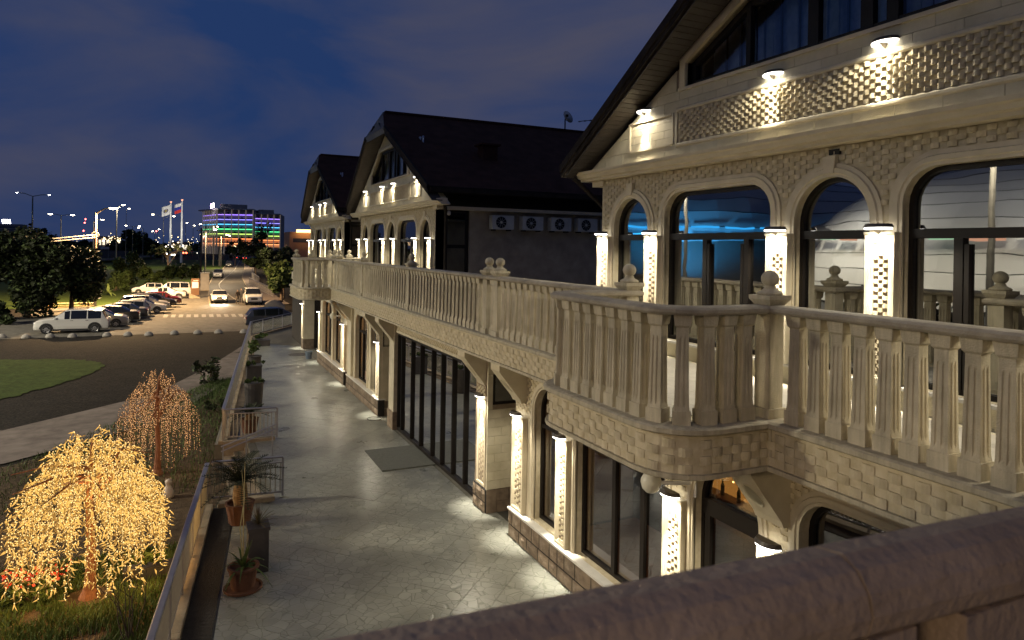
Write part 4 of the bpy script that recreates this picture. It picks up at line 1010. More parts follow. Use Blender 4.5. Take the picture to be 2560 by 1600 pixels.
def bush(name,label,base,r,h,n=700,size=.14,mats=('leaf1','leaf2'),seed=3,group=None,cat='bush'):
    x,y,z=base; t=thing(name,label,cat,base,0,group)
    bl=blobs((x,y,z+h*.5),(r,r,h*.5),12,seed)
    st=MB(); rr=random.Random(seed)
    for b,_ in bl[:7]: st.tube([(x,y,z-.02),tuple((Vector((x,y,z))*.4+b*.6)),tuple(b)],[.03,.02,.008],4)
    st.build('stem',M['bark'],t); foliage(bl,n,size,seed,nmat=len(mats)).build('foliage',[M[k] for k in mats],t,fix=False)
    return t
# ---------------------------------------------------------------- light-up willows
M['wtrunk']=mat('willow_trunk',(.16,.06,.025),.8,(.22,.09,.04),12,.6,30)
def willow(label,base,h,R,ns,leaf,ecol,estr,bead,power,seed,lcol,nleaf):
    rr=random.Random(seed); x,y,z=base; t=thing('light_willow',label,'light tree',base)
    tr=MB().tube([(x,y,z),(x+.03,y,z+.25*h),(x-.04,y+.02,z+.55*h),(x+.02,y,z+.9*h)],[.11,.075,.06,.025],10)
    tr.lathe([(.19,-.02),(.14,.08),(.1,.16)],(x,y,z),10)
    tr.build('trunk',M['wtrunk'],t)
    lm=emat('willow_leaf_'+str(seed),ecol,estr); lm2=emat('willow_dim_leaf_'+str(seed),(1,.5,.11),estr*.38); bm2=emat('willow_bead_'+str(seed),bead,1.5 if seed==11 else 1.9); cm=mat('strand_wire',(.05,.03,.015),.7)
    limbs=MB(); anchors=[]
    for i in range(11):
        a=i*2.4+rr.uniform(-.3,.3); rad=R*rr.uniform(.5,.95); zt=z+h*rr.uniform(.72,.98)-rad/R*.18*h; z0=z+h*rr.uniform(.45,.85)
        p1=(x+math.cos(a)*rad*.5,y+math.sin(a)*rad*.5,zt); p2=(x+math.cos(a)*rad,y+math.sin(a)*rad,zt-.12)
        limbs.tube([(x,y,z0),p1,p2],[.035,.022,.008],6); anchors+=[p1,p2]
    limbs.build('limbs',M['wtrunk'],t)
    for i in range(ns):
        a=rr.random()*2*PI; f=math.sqrt(rr.random()); rad=R*(.12+.88*f)
        dome=z+h*(1.0-.40*f**1.7)*rr.uniform(.9,1.02); zb=z+h*rr.uniform(.10,.36) if f>.45 else z+h*rr.uniform(.3,.55)
        if rr.random()<.22: zb+=h*.18
        r0=rad*rr.uniform(.45,.8); zs=dome-.02*h
        P=[Vector((x+math.cos(a)*r0,y+math.sin(a)*r0,zs-.08*h)),Vector((x+math.cos(a)*(r0+rad)/2,y+math.sin(a)*(r0+rad)/2,zs)),Vector((x+math.cos(a)*rad,y+math.sin(a)*rad,zs-.06*h))]
        k=max(3,int((zs-zb)/.22))
        for j in range(1,k+1): P.append(Vector((x+math.cos(a)*rad*(1+.03*j/k)+rr.uniform(-.015,.015),y+math.sin(a)*rad*(1+.03*j/k)+rr.uniform(-.015,.015),zs-.06*h-(zs-.06*h-zb)*j/k)))
        mb=MB().tube(P,.004,3,2,False)
        L=[0]
        for u,v in zip(P,P[1:]): L.append(L[-1]+(v-u).length)
        m=int(L[-1]*nleaf)
        for j in range(m):
            s=(j+rr.random())*L[-1]/m; e=0
            while e<len(P)-2 and L[e+1]<s: e+=1
            w=(s-L[e])/max(1e-6,L[e+1]-L[e]); p=P[e].lerp(P[e+1],w)
            d=Vector((rr.gauss(0,1),rr.gauss(0,1),-.9+rr.gauss(0,.5))).normalized(); b=d.orthogonal(); b.rotate(Matrix.Rotation(rr.random()*6.28,3,d)); ll=leaf*rr.uniform(.7,1.25)
            c=d.cross(b)*ll*.06
            mb.add([p,p+d*ll*.45+b*ll*.085+c,p+d*ll,p+d*ll*.45-b*ll*.085+c],[(0,1,2,3)],0 if rr.random()<.6 else 3)
            if rr.random()<.75:
                q=p+d*ll*.12; e2=leaf*.085
                mb.add([q+Vector(v)*e2 for v in ((1,0,0),(-1,0,0),(0,1,0),(0,-1,0),(0,0,1),(0,0,-1))],[(0,2,4),(2,1,4),(1,3,4),(3,0,4),(2,0,5),(1,2,5),(3,1,5),(0,3,5)],1)
        mb.build('light_strand',[lm,bm2,cm,lm2],t,fix=False)
    for j,(dx,dy,dz,pw) in enumerate(((0,.0,.62,.4),(R*.75,-.4*R,.3,.3),(-R*.7,-.5*R,.3,.3))):
        ld=bpy.data.lights.new('willow_glow','POINT'); ld.energy=power*pw; ld.color=lcol; ld.shadow_soft_size=.45; lo=bpy.data.objects.new('light',ld); COL.objects.link(lo); lo.parent=t; lo.location=(dx,dy,dz*h)
    return t
willow('bright golden light-up willow with glowing leaves on the lawn',(-1.53,14.8,-.45),3.25,1.32,235,.125,(1,.54,.12),.80,(1,.66,.24),190,11,(1,.55,.16),16)
willow('smaller dim amber light-up willow farther along the garden',(-.66,21.9,-.45),3.1,1.10,150,.075,(1,.44,.17),.14,(1,.52,.22),22,12,(1,.55,.22),22)
# ---------------------------------------------------------------- garden grass and plants
rr=random.Random(5); mb=MB()
def blade(x,y,z,h,mi):
    a=rr.random()*6.28; w=.008+.006*rr.random(); dx,dy=math.cos(a)*w,math.sin(a)*w; lx,ly=rr.gauss(0,.35)*h,rr.gauss(0,.35)*h
    mb.add([(x-dx,y-dy,z),(x+dx,y+dy,z),(x+lx,y+ly,z+h)],[(0,1,2)],mi)
for i in range(48000):
    y=rr.uniform(9.5,16.6); x=rr.uniform(-5.5,fenA(y)-.15)
    v=noise.noise(Vector((x*.8,y*.8,3)))
    if v<-.38 or (x+1.53)**2+(y-14.8)**2<.16: continue
    blade(x,y,-.45,rr.uniform(.06,.17),0 if v>.05 else 1)
for i in range(9000):
    y=rr.uniform(20,36); x=rr.uniform(max(-6,-4.6+(y-24)*.5 if y>24 else -6),fenC(max(y,20))-.2)
    blade(x,y,-.45,rr.uniform(.08,.22),1)
o=mb.build('garden_grass',[M['leafg'],M['leaf2']],fix=False); tag(o,'short uneven green grass around the lit willows','grass',kind='stuff')
fl=bush('flower_plant','low plant with red flower heads left of the bright willow trunk',(-2.45,15.0,-.45),.55,.45,500,.08,('leaf2','leafg'),31,cat='flowers')
fb=MB(); rr=random.Random(9)
for i in range(70):
    a=rr.random()*6.28; r=.5*math.sqrt(rr.random()); p=Vector((-2.45+math.cos(a)*r*1.3,15.0+math.sin(a)*r*.5,-.45+.35+rr.random()*.28)); 
    for k in range(3):
        d=Vector((rr.gauss(0,1),rr.gauss(0,1),rr.gauss(0,1))).normalized()*.035; e=d.orthogonal().normalized()*.03; fb.add([p-d,p+e,p+d,p-e],[(0,1,2,3)])
fb.build('petals',mat('red_petal',(.62,.08,.05),.6),fl,fix=False)
t=thing('trough_planter','long dark trough planter with straggly plants beside the railing','planter',(-.55,15.2,-.45))
MB().box(-1.0,.05,15.05,15.35,-.45,-.2).build('trough',mat('dark_plastic',(.03,.028,.025),.6),t); foliage(blobs((-.5,15.2,-.05),(.5,.15,.15),8,4),260,.1,4).build('foliage',[M['leafg'],M['leaf2']],t,fix=False)
def twigs(label,base,h,n,seed):
    rr=random.Random(seed); x,y,z=base; t=thing('bare_shrub',label,'shrub',base); mb=MB()
    for i in range(n):
        a=rr.random()*6.28; p=Vector((x+rr.uniform(-.1,.1),y+rr.uniform(-.1,.1),z)); d=Vector((math.cos(a)*.35,math.sin(a)*.35,1)).normalized(); P=[p.copy()]
        for k in range(5): d=(d+Vector((rr.gauss(0,.18),rr.gauss(0,.18),rr.gauss(0,.08)))).normalized(); p=p+d*h*rr.uniform(.16,.24); P.append(p.copy())
        mb.tube(P,[.012,.01,.008,.006,.004,.002],4)
        for k in (2,3):
            e=(d+Vector((rr.gauss(0,.7),rr.gauss(0,.7),.3))).normalized(); mb.tube([P[k],P[k]+e*h*.2,P[k]+e*h*.32+Vector((0,0,.05))],[.005,.003,.001],3)
    mb.build('twigs',mat('dark_twig',(.035,.025,.018),.9),t)
twigs('thin bare dark shrub in front of the bright willow',(-.75,12.9,-.45),1.2,9,1); twigs('low bare dark shrub at the lawn edge near the railing',(-1.2,12.2,-.45),.7,9,2)
st=thing('cat_statue','small pale sitting cat statue on the gravel by the railing','statue',(-.33,19.8,-.45))
MB().lathe([(.12,0),(.14,.05),(.13,.16),(.08,.27),(.05,.32),(.075,.37),(.08,.42),(.05,.47),(.01,.48)],(-.33,19.8,-.45),12).build('body',mat('pale_ceramic',(.5,.42,.34),.6),st,smooth=True)
for s in (-1,1): MB().add([(-.33+s*.03,19.8,.0),(-.33+s*.075,19.8,-.01),(-.33+s*.06,19.8,.07),(-.33+s*.05,19.84,.0)],[(0,1,2),(0,2,3),(1,2,3),(0,1,3)]).build('ear',MATS['pale_ceramic'],st)
bush('leafy_shrub','dark leafy shrub growing beside the pale garden path',(1.0,35.2,-.45),.75,1.5,260,.16,('leaf1','leaf3'),41)
bush('hedge_plant','dark low hedge plant between the railing and the garden path',(1.3,29,-.45),.9,.5,700,.12,('leaf3','leaf1'),42)
# ---------------------------------------------------------------- pots along the walkway
M['terra']=mat('terracotta',(.09,.035,.017),.85,(.13,.052,.025),8,.3,40); M['dkpot']=mat('dark_planter',(.035,.03,.03),.6,(.05,.043,.04),6,.2)
def agave(mb,c,n,L,seed,droop=.5,w=.03):
    rr=random.Random(seed)
    for i in range(n):
        a=i*2.399+rr.uniform(-.2,.2); e=rr.uniform(.25,1.35); d=Vector((math.cos(a)*math.cos(e),math.sin(a)*math.cos(e),math.sin(e))); P=[]; l=L*rr.uniform(.7,1.15); s=Vector((-math.sin(a),math.cos(a),0))
        for k in range(6):
            u=k/5; P.append(Vector(c)+d*l*u+Vector((0,0,-droop*l*u*u*math.cos(e))))
        vs=[]
        for k,p in enumerate(P): ww=w*(1-(k/5)**1.5)+.001; vs+=[p-s*ww,p+s*ww+Vector((0,0,.004))]
        mb.add(vs,[(2*k,2*k+1,2*k+3,2*k+2) for k in range(5)])
t=thing('potted_agave','round terracotta pot with a drooping agave and tall thin stems','potted plant',(1.0,13.05,0))
MB().lathe([(.27,0),(.28,.03),(.20,.04),(.2,.05),(.24,.34),(.27,.38),(.27,.42),(.22,.42),(.21,.36)],(1.0,13.05,0),20).build('pot',M['terra'],t)
MB().lathe([(.30,0),(.33,.015),(.33,.05),(.30,.05),(.29,.02)],(1.0,13.05,.001),20).build('saucer',M['terra'],t)
q=MB(); agave(q,(1.0,13.05,.38),22,.62,3,.9); q.build('leaves',M['leaf2'],t,fix=False)
MB().tube([(1.0,13.05,.36),(.99,13.05,1.0),(1.0,13.06,2.25)],[.012,.01,.006],5).tube([(1.0,13.05,.36),(.93,13.0,1.1),(1.0,13.05,1.6),(.95,13.1,2.1)],[.012,.01,.008,.004],5).build('stake',mat('dry_stem',(.30,.25,.12),.8),t)
MB().lathe([(.001,0),(.05,0),(.05,.004)],(0,0,0),12)
t=thing('box_planter','tall dark square planter with a spiky grass beside the terracotta pot','potted plant',(1.3,13.75,0))
MB().box(1.12,1.48,13.55,13.95,0,.78).box(1.10,1.50,13.53,13.97,.78,.84).build('box',M['dkpot'],t); q=MB(); agave(q,(1.3,13.75,.84),46,.42,5,.35,.012); q.build('leaves',mat('reddish_leaf',(.12,.07,.035),.7,(.08,.09,.03),9),t,fix=False)
def cycad(label,base,pot,h,L,n,seed):
    x,y,z=base; t=thing('potted_cycad',label,'potted plant',base); 
    MB().lathe([(pot*.75,0),(pot,.42),(pot*1.05,.45),(pot*.9,.45),(pot*.85,.38)],(x,y,z),18).build('pot',M['terra'],t)
    MB().lathe([(.13,.38),(.16,.6),(.13,h)],(x,y,z),12).build('trunk',mat('fibrous_trunk',(.24,.14,.06),.95,(.32,.2,.09),20,1,40),t)
    rr=random.Random(seed); q=MB()
    for i in range(n):
        a=i*2.399; e=rr.uniform(.15,1.2); l=L*rr.uniform(.8,1.1); d=Vector((math.cos(a)*math.cos(e),math.sin(a)*math.cos(e),math.sin(e))); s=Vector((-math.sin(a),math.cos(a),0)); P=[]
        for k in range(16): u=k/15; P.append(Vector((x,y,z+h))+d*l*u+Vector((0,0,-.42*l*u*u)))
        q.tube(P[::3],.008,3)
        for k in range(1,16):
            w=.17*L*(1-(k/15)**2*.7)*(.55+.45*min(1,k/4)); f=(P[k]-P[k-1]).normalized()
            for sg in (-1,1): q.add([P[k],P[k]+f*.03,P[k]+s*sg*w+f*w*.6+Vector((0,0,.02))],[(0,1,2)])
    q.build('fronds',M['leaf3'],t,fix=False)
cycad('cycad palm with arching dark fronds in a big pot at the railing corner',(1.15,16.2,0),.30,.85,1.12,44,4)
cycad('low dark cycad by the second crossing railing',(1.95,23.9,0),.28,.55,.7,24,6)
def pot_plant(label,x,y,r,h,kind,seed,ph=.4):
    t=thing('potted_plant',label,'potted plant',(x,y,0))
    if kind=='round': MB().lathe([(r*.85,0),(r,h),(r*1.06,h),(r*1.06,h-.05),(r*.9,h-.04)],(x,y,0),16).build('pot',M['dkpot'],t)
    else: MB().box(x-r,x+r,y-r,y+r,0,h-.05).box(x-r-.02,x+r+.02,y-r-.02,y+r+.02,h-.05,h).build('pot',M['dkpot'],t)
    foliage(blobs((x,y,h+ph*.5),(r*1.5,r*1.5,ph*.6),8,seed),220,.11,seed).build('foliage',[M['leaf1'],M['leaf2']],t,fix=False)
pot_plant('tall dark round planter on the walkway edge',2.35,27.2,.34,1.0,'round',51,.12)
pot_plant('dark square planter behind the tall round one',2.75,32.0,.30,.85,'sq',52,.15)
pot_plant('bushy plant in a dark pot on the far walkway edge',3.1,35.6,.3,.7,'round',53,.9)
pot_plant('bright leafed plant in a low trough near the walkway bend',4.2,44.2,.45,.35,'sq',54,.5)
# bucket, mats
t=thing('bucket','small blue-grey bucket standing by the far plinth','bucket',(6.05,38.2,0)); MB().lathe([(.15,0),(.2,.4),(.21,.4),(.19,.38)],(6.05,38.2,0),14).build('shell',mat('bucket_plastic',(.10,.13,.17),.5),t); MB().tube([(5.86,38.2,.38),(5.9,38.2,.24),(6.2,38.2,.24),(6.24,38.2,.38)],.008,4).build('handle',M['fascia'],t)
o=MB().box(4.9,6.42,18.35,20.4,.004,.03).build('door_mat',mat('green_grey_mat',(.085,.088,.072),.7,(.11,.112,.092),12,.6,80)); tag(o,'large dark green mat in front of the storefront','mat')
o=MB().lathe([(.01,.004),(.55,.004),(.55,.012),(.01,.012)],(5.75,39.8,0),20).build('manhole_cover',M['dkpot']); tag(o,'round dark manhole cover near the grille door','manhole cover')
q=MB(); q.tube([(6.1+.25*math.cos(a/4),24.05+.25*math.sin(a/4),.02) for a in range(0,26)],.012,5); o=q.build('hose',M['fascia']); tag(o,'coiled hose lying by the lit pilaster base','hose')
# ================================================================ cars
M['cglass']=mat('car_glass',(.012,.014,.016),.06,spec=.8); M['tyre']=mat('tyre',(.015,.015,.015),.85); M['rim']=mat('alloy_rim',(.45,.45,.46),.3,metal=.8)
M['trim']=mat('black_trim',(.015,.015,.016),.5); M['tail']=mat('tail_lamp',(.28,.012,.01),.2,spec=.7); M['head']=mat('head_lamp',(.55,.56,.58),.12,spec=.8); M['plate']=mat('number_plate',(.65,.65,.62),.5); M['chrome']=mat('chrome',(.5,.5,.5),.18,metal=1)
def paint(name,c,metal=.0): return mat('paint_'+name,c,.28,metal=metal,coat=.6,spec=.5)
PAINT=dict(white=paint('white',(.62,.61,.58)),black=paint('black',(.012,.012,.014)),grey=paint('grey',(.16,.16,.165),.3),silver=paint('silver',(.40,.39,.37),.4),red=paint('red',(.09,.008,.008)),navy=paint('navy',(.02,.024,.04)),dgrey=paint('dark_grey',(.05,.05,.055),.2))
KIND={ # L,W,H, top outline [(x,z,cab)], belt
 'suv':(4.7,1.9,1.72,[(-2.35,.72,0),(-2.33,1.02,0),(-2.2,1.06,0),(-1.95,1.60,1),(-1.9,1.62,1),(-1.05,1.70,1),(-.98,1.705,1),(.02,1.71,1),(.08,1.705,1),(.42,1.66,1),(1.22,1.10,0),(1.75,1.04,0),(2.15,.96,0),(2.3,.84,0),(2.35,.6,0)],1.06),
 'offroad':(4.9,1.92,1.88,[(-2.45,.75,0),(-2.43,1.1,0),(-2.36,1.14,0),(-2.2,1.78,1),(-2.14,1.8,1),(-1.15,1.87,1),(-1.08,1.87,1),(.05,1.88,1),(.12,1.87,1),(.5,1.82,1),(1.12,1.2,0),(1.7,1.17,0),(2.25,1.1,0),(2.4,.98,0),(2.45,.7,0)],1.14),
 'sedan':(4.65,1.82,1.46,[(-2.32,.62,0),(-2.3,.9,0),(-2.1,1.0,0),(-1.62,1.03,0),(-.95,1.38,1),(-.88,1.4,1),(-.35,1.45,1),(-.28,1.455,1),(.2,1.46,1),(.27,1.455,1),(.42,1.42,1),(1.25,.98,0),(1.8,.9,0),(2.15,.82,0),(2.32,.55,0)],.93),
 'hatch':(4.2,1.8,1.5,[(-2.1,.65,0),(-2.08,.95,0),(-1.98,1.0,0),(-1.6,1.4,1),(-1.52,1.42,1),(-.75,1.49,1),(-.68,1.495,1),(.1,1.5,1),(.17,1.495,1),(.4,1.45,1),(1.15,1.0,0),(1.7,.93,0),(1.98,.82,0),(2.1,.58,0)],.97),
 'estate':(4.75,1.85,1.6,[(-2.37,.68,0),(-2.35,1.0,0),(-2.25,1.04,0),(-1.9,1.5,1),(-1.82,1.52,1),(-.95,1.58,1),(-.88,1.585,1),(.1,1.6,1),(.17,1.595,1),(.45,1.54,1),(1.35,1.02,0),(1.85,.94,0),(2.2,.84,0),(2.37,.58,0)],1.0),
 'van':(4.4,1.83,1.82,[(-2.2,.75,0),(-2.18,1.1,0),(-2.14,1.16,0),(-2.0,1.74,1),(-1.92,1.76,1),(-.85,1.82,1),(-.78,1.82,1),(.3,1.82,1),(.37,1.81,1),(.6,1.76,1),(1.3,1.2,0),(1.75,1.1,0),(2.08,.95,0),(2.2,.68,0)],1.14)}
def wheel_meshes():
    ty=MB(); n=20; pr=[(.20,-.1),(.29,-.105),(.33,-.085),(.335,0),(.33,.085),(.29,.105),(.20,.1)]
    vs=[(r*math.cos(2*PI*j/n),w,r*math.sin(2*PI*j/n)) for r,w in pr for j in range(n)]
    ty.add(vs,[(i*n+j,i*n+(j+1)%n,(i+1)*n+(j+1)%n,(i+1)*n+j) for i in range(len(pr)-1) for j in range(n)])
    rm=MB(); rm.add([(.215*math.cos(2*PI*j/n),.03,.215*math.sin(2*PI*j/n)) for j in range(n)],[tuple(range(n))],1)
    for k in range(7):
        a=2*PI*k/7; d=Vector((math.cos(a),0,math.sin(a))); s=Vector((-math.sin(a),0,math.cos(a)))
        rm.add([d*.03-s*.03+Vector((0,.10,0)),d*.03+s*.03+Vector((0,.10,0)),d*.215+s*.045+Vector((0,.085,0)),d*.215-s*.045+Vector((0,.085,0))],[(0,1,2,3)],0)
    vs=[(r*math.cos(2*PI*j/n),w,r*math.sin(2*PI*j/n)) for r,w in ((.215,.05),(.235,.105),(.20,.09)) for j in range(n)]
    rm.add(vs,[(i*n+j,i*n+(j+1)%n,(i+1)*n+(j+1)%n,(i+1)*n+j) for i in range(2) for j in range(n)],0)
    return ty.mesh('tyre',M['tyre']),rm.mesh('rim',[M['rim'],M['trim']],fix=False)
WM=None
def car(label,kind,color,loc,rz,group=None,lights=False,rails=False,tails=False):
    global WM
    if WM is None: WM=wheel_meshes()
    L,W,Hh,out,belt=KIND[kind]; w=W/2; z0=.24
    t=thing('parked_car' if not(lights or tails) else 'car',label,'car',loc,rz,group)
    body=MB(); gl=MB(); rings=[]; cabs=[]
    for x,zt,cb in out:
        f=1-max(0,(abs(x)-L*.36)/(L*.14))**2*.17; ww=w*f
        bl=min(belt,zt-.05) if not cb else belt
        if cb: tt=(zt-belt)/max(.01,Hh-belt); wt=ww*(.98-.2*tt); up=[(wt,zt-.05),(wt*.86,zt),(0,zt+.015)]
        else: up=[(ww*.93,zt-.02),(ww*.7,zt),(0,zt+.015)]
        half=[(0,z0),(ww*.8,z0),(ww*.96,z0+.1),(ww,z0+.3 if z0+.3<bl-.05 else bl-.08),(ww*.985,bl)]+up
        half=[(a,min(b,zt+.015)) for a,b in half]
        ring=half+[(-a,b) for a,b in half[-2:0:-1]]; rings.append([(x,a,b) for a,b in ring]); cabs.append(cb)
    n=len(rings[0])
    for r in rings: body.v+=r
    gi=[]
    for i in range(len(rings)-1):
        side=cabs[i] and cabs[i+1] and (rings[i+1][0][0]-rings[i][0][0])>.15
        scr=cabs[i]!=cabs[i+1]
        for j in range(n):
            f=(i*n+j,i*n+(j+1)%n,(i+1)*n+(j+1)%n,(i+1)*n+j)
            isg=(side and j in (4,n-5)) or (scr and j in (5,6,n-6-1,n-6)) or (scr and j in (4,n-5) and False)
            if isg: gi.append(f)
            else: body.f.append(f); body.m.append(0)
    body.f+=[tuple(range(n-1,-1,-1)),tuple(range((len(rings)-1)*n,len(rings)*n))]; body.m+=[0,0]
    gv=list(body.v)
    ob=bpy.data.objects.new('body',body.mesh('body',PAINT[color],smooth=False)); COL.objects.link(ob); ob.parent=t
    md=ob.modifiers.new('bev','BEVEL'); md.width=.025; md.segments=2; md.limit_method='ANGLE'; md.angle_limit=math.radians(35)
    for k,f in enumerate(gi): 
        gl.add([gv[i] for i in f],[(0,1,2,3)])
    g=bpy.data.objects.new('windows',gl.mesh('windows',M['cglass'],fix=False)); COL.objects.link(g); g.parent=t
    def P(name,mb,m,par=t):
        o=bpy.data.objects.new(name,mb.mesh(name,m)); COL.objects.link(o); o.parent=par; return o
    xf=L*.5-.82; xr=-L*.5+.85; big=1.1 if kind in('offroad','suv') else 1.0
    for x in (xf,xr):
        for s in (1,-1):
            wh=bpy.data.objects.new('wheel',None); COL.objects.link(wh); wh.parent=t; wh.location=(x,s*(w-.09),.335*big); wh.rotation_euler=(0,0,0 if s>0 else PI); wh.scale=(big,1,big)
            for nm,me in zip(('tyre','rim'),WM): o=bpy.data.objects.new(nm,me); COL.objects.link(o); o.parent=wh
            a=MB(); k=14; vs=[(x+.40*big*math.cos(PI*j/k),s*(w+.004),.33*big+.40*big*math.sin(PI*j/k)) for j in range(k+1)]+[(x+.40*big*math.cos(PI*j/k),s*(w-.3),.33*big+.40*big*math.sin(PI*j/k)) for j in range(k+1)]
            a.add(vs,[(j,j+1,j+k+2,j+k+1) for j in range(k)]+[tuple(range(k+1))]); P('wheel_arch',a,M['trim'])
    zf=.78 if kind in('suv','offroad','van') else .68; fx=L/2; bw=w*.86
    for s in (1,-1):
        P('headlight',MB().box(fx-.2,fx+.012,s*bw*.66-.16,s*bw*.66+.16,zf-.07,zf+.07),M['headon'] if lights else M['head'])
        P('tail_light',MB().box(-fx-.012,-fx+.16,s*bw*.80-.13,s*bw*.80+.13,zf+.05,zf+.25),M['tailon'] if tails else M['tail'])
        P('mirror',MB().box(L*.5-1.45,L*.5-1.3,s*(w+.02)-.09,s*(w+.02)+.09,belt-.0,belt+.13),PAINT[color])
        for xx in (-.05,-1.0): P('door_handle',MB().box(xx-.09,xx+.09,s*(w*1.0)-.012,s*(w*1.0)+.012,belt-.13,belt-.10),M['chrome'])
        P('side_sill',MB().box(xr+.4,xf-.4,s*w*.955-.02,s*w*.955+.02,z0-.02,z0+.1),M['trim'])
        if rails: P('roof_rail',MB().tube([(-1.7,s*w*.62,Hh-.06),(-1.5,s*w*.62,Hh+.05),(.1,s*w*.62,Hh+.05),(.3,s*w*.62,Hh-.03)],.02,5),M['chrome'])
    P('grille',MB().box(fx-.04,fx+.008,-.36,.36,zf-.16,zf+.05),M['trim']); P('front_bumper',MB().box(fx-.12,fx+.015,-w*.72,w*.72,.26,.42),M['trim'])
    P('rear_bumper',MB().box(-fx-.015,-fx+.12,-w*.76,w*.76,.26,.42),M['trim'])
    P('number_plate',MB().box(fx+.009,fx+.02,-.26,.26,.46,.57),M['plate']); P('number_plate',MB().box(-fx-.02,-fx-.002,-.26,.26,.72,.83),M['plate'])
    if lights:
        for s in (1,-1):
            ld=bpy.data.lights.new('headlamp','SPOT'); ld.energy=900; ld.color=(1,.85,.6); ld.spot_size=math.radians(75); ld.spot_blend=.9; ld.shadow_soft_size=.06
            lo=bpy.data.objects.new('light',ld); COL.objects.link(lo); lo.parent=t; lo.location=(fx+.06,s*bw*.62,zf); lo.rotation_euler=(PI/2-math.radians(6),0,-PI/2)
    return t
M['headon']=emat('lit_headlight',(1,.82,.45),30); M['tailon']=emat('lit_tail',(1,.06,.03),5)
def cz(x,y): return (x,y,gz(y)-.008)
car('white SUV parked nearest the row of concrete domes','suv','white',cz(-7.6,60.6),PI,rails=True)
car('light grey hatchback parked behind the first white SUV','hatch','silver',cz(-6.3,64.2),0)
car('black saloon parked tail out next to the grey hatchback','sedan','black',cz(-5.9,67.9),PI)
car('dark grey saloon parked tail out third beyond the white SUV','sedan','dgrey',cz(-5.4,71.2),PI)
car('small dark hatchback parked before the white saloon','hatch','grey',cz(-5.1,74.4),PI)
car('white low saloon parked nose out beside the crosswalk','sedan','white',cz(-4.05,77.6),0)
car('silver estate with roof rails parked nose out','estate','silver',cz(-3.9,81.6),0,rails=True)
car('black estate with bright wheels parked nose out','estate','black',cz(-3.3,85.3),0)
car('dark red hatchback parked nose out','hatch','red',cz(-2.5,88.7),0)
car('white saloon parked nose out by the brown sign board','sedan','white',cz(-2.3,98.9),0)
car('big white off-roader parked tail out by the brown sign board','offroad','white',cz(-1.8,103.2),PI,rails=True)
car('white hatchback at the end of the parking row by the hedge','hatch','white',cz(-4.6,108.5),PI)
car('pale car driving with its headlights on','sedan','white',cz(3.75,91.5),-PI/2-.03,lights=True)
car('white off-roader facing the crosswalk beside two standing people','offroad','white',cz(7.25,88.2),-PI/2+.02)
car('dark saloon parked beyond the walkway end railing','estate','navy',cz(6.75,60.0),.06)
car('silver van parked on the left side of the far road','van','silver',(6.1,156.5,-1.0),-PI/2-.1)
car('black off-roader parked far up the road','offroad','black',(12.0,230,-1.0),-PI/2-.1)
car('car with glowing red tail lights at the far bend','sedan','grey',(24.3,335,-1.0),PI/2-.15,tails=True)
car('second car with glowing red tail lights at the far bend','hatch','dgrey',(22.2,345,-1.0),PI/2-.15,tails=True)
# ================================================================ concrete half-sphere bollards
dome=MB().lathe([(.30*math.cos(PI/2*t/8),.30*math.sin(PI/2*t/8)) for t in range(8)]+[(.005,.30)],(0,0,0),18).mesh('dome',mat('pale_concrete',(.30,.28,.25),.8,(.2,.185,.165),6,.4,30),smooth=True)
bx=[(-11.44,58.0),(-9.94,57.4),(-8.53,57.3),(-7.15,56.9),(-5.05,56.9),(-3.73,56.8),(-2.37,56.4),(-.71,56.7),(.85,56.5),(2.28,56.4),(4.04,55.9)]
for x,y in bx:
    o=inst('concrete_dome',dome,None,(x,y,gz(y)-.02)); tag(o,'pale half-sphere concrete bollard in the row edging the gravel','bollard','concrete domes between gravel and parking')
# ================================================================ street lamps
M['pole']=mat('galvanised_pole',(.13,.12,.10),.7,(.17,.155,.13),3); M['dpole']=mat('dark_wood_pole',(.05,.042,.035),.8,(.07,.058,.045),3)
M['cpole']=mat('concrete_pole',(.09,.08,.06),.9,(.12,.105,.08),4,spec=.1); M['lampon']=emat('street_lamp_glow',(1,.87,.62),26); M['lampcool']=emat('street_lamp_cool',(.95,.97,1),14)
def street_lamp(label,x,y,zt,heads,r=.09,power=0,col=(1,.8,.5),head=.34,m='pole',group=None,gm='lampon',base=None):
    z=gz(y) if base is None else base
    t=thing('street_lamp',label,'street lamp',(x,y,z),0,group)
    MB().tube([(x,y,z),(x,y,z+(zt-z)*.5),(x,y,zt)],[r*1.35,r,r*.7],8).build('pole',M[m],t)
    for dx,dy,dz in heads:
        MB().tube([(x,y,zt-.1),(x+dx*.5,y+dy*.5,zt+dz*.8),(x+dx,y+dy,zt+dz)],r*.5,6).build('arm',M[m],t)
        q=MB(); hx,hy,hz=x+dx,y+dy,zt+dz
        q.lathe([(head*.2,.14*head),(head*.75,.05*head),(head,0)],(hx,hy,hz),12); q.build('head',M[m],t)
        MB().lathe([(head*.02,-.38*head),(head*.55,-.28*head),(head*.85,-.02*head)],(hx,hy,hz),12).build('lens',M[gm],t)
        if power:
            ld=bpy.data.lights.new('street_lamp_light','SPOT'); ld.spot_size=math.radians(168); ld.spot_blend=.35; ld.energy=power; ld.color=col; ld.shadow_soft_size=1.3 if 'double-armed street' in label else .25; lo=bpy.data.objects.new('light',ld); COL.objects.link(lo); lo.parent=t; lo.location=(dx,dy,zt+dz-z-.35)
    return t
sl=street_lamp('tall concrete street lamp with cables lighting the parked cars',-9.1,88.5,9.35,[(1.7,-.5,.55)],.16,42000,(1,.64,.31),.5,m='cpole')
street_lamp('lamp post lighting the road beside the silver van',3.2,140,8.5,[(1.6,0,.3)],.1,12000,(1,.74,.44),.4)
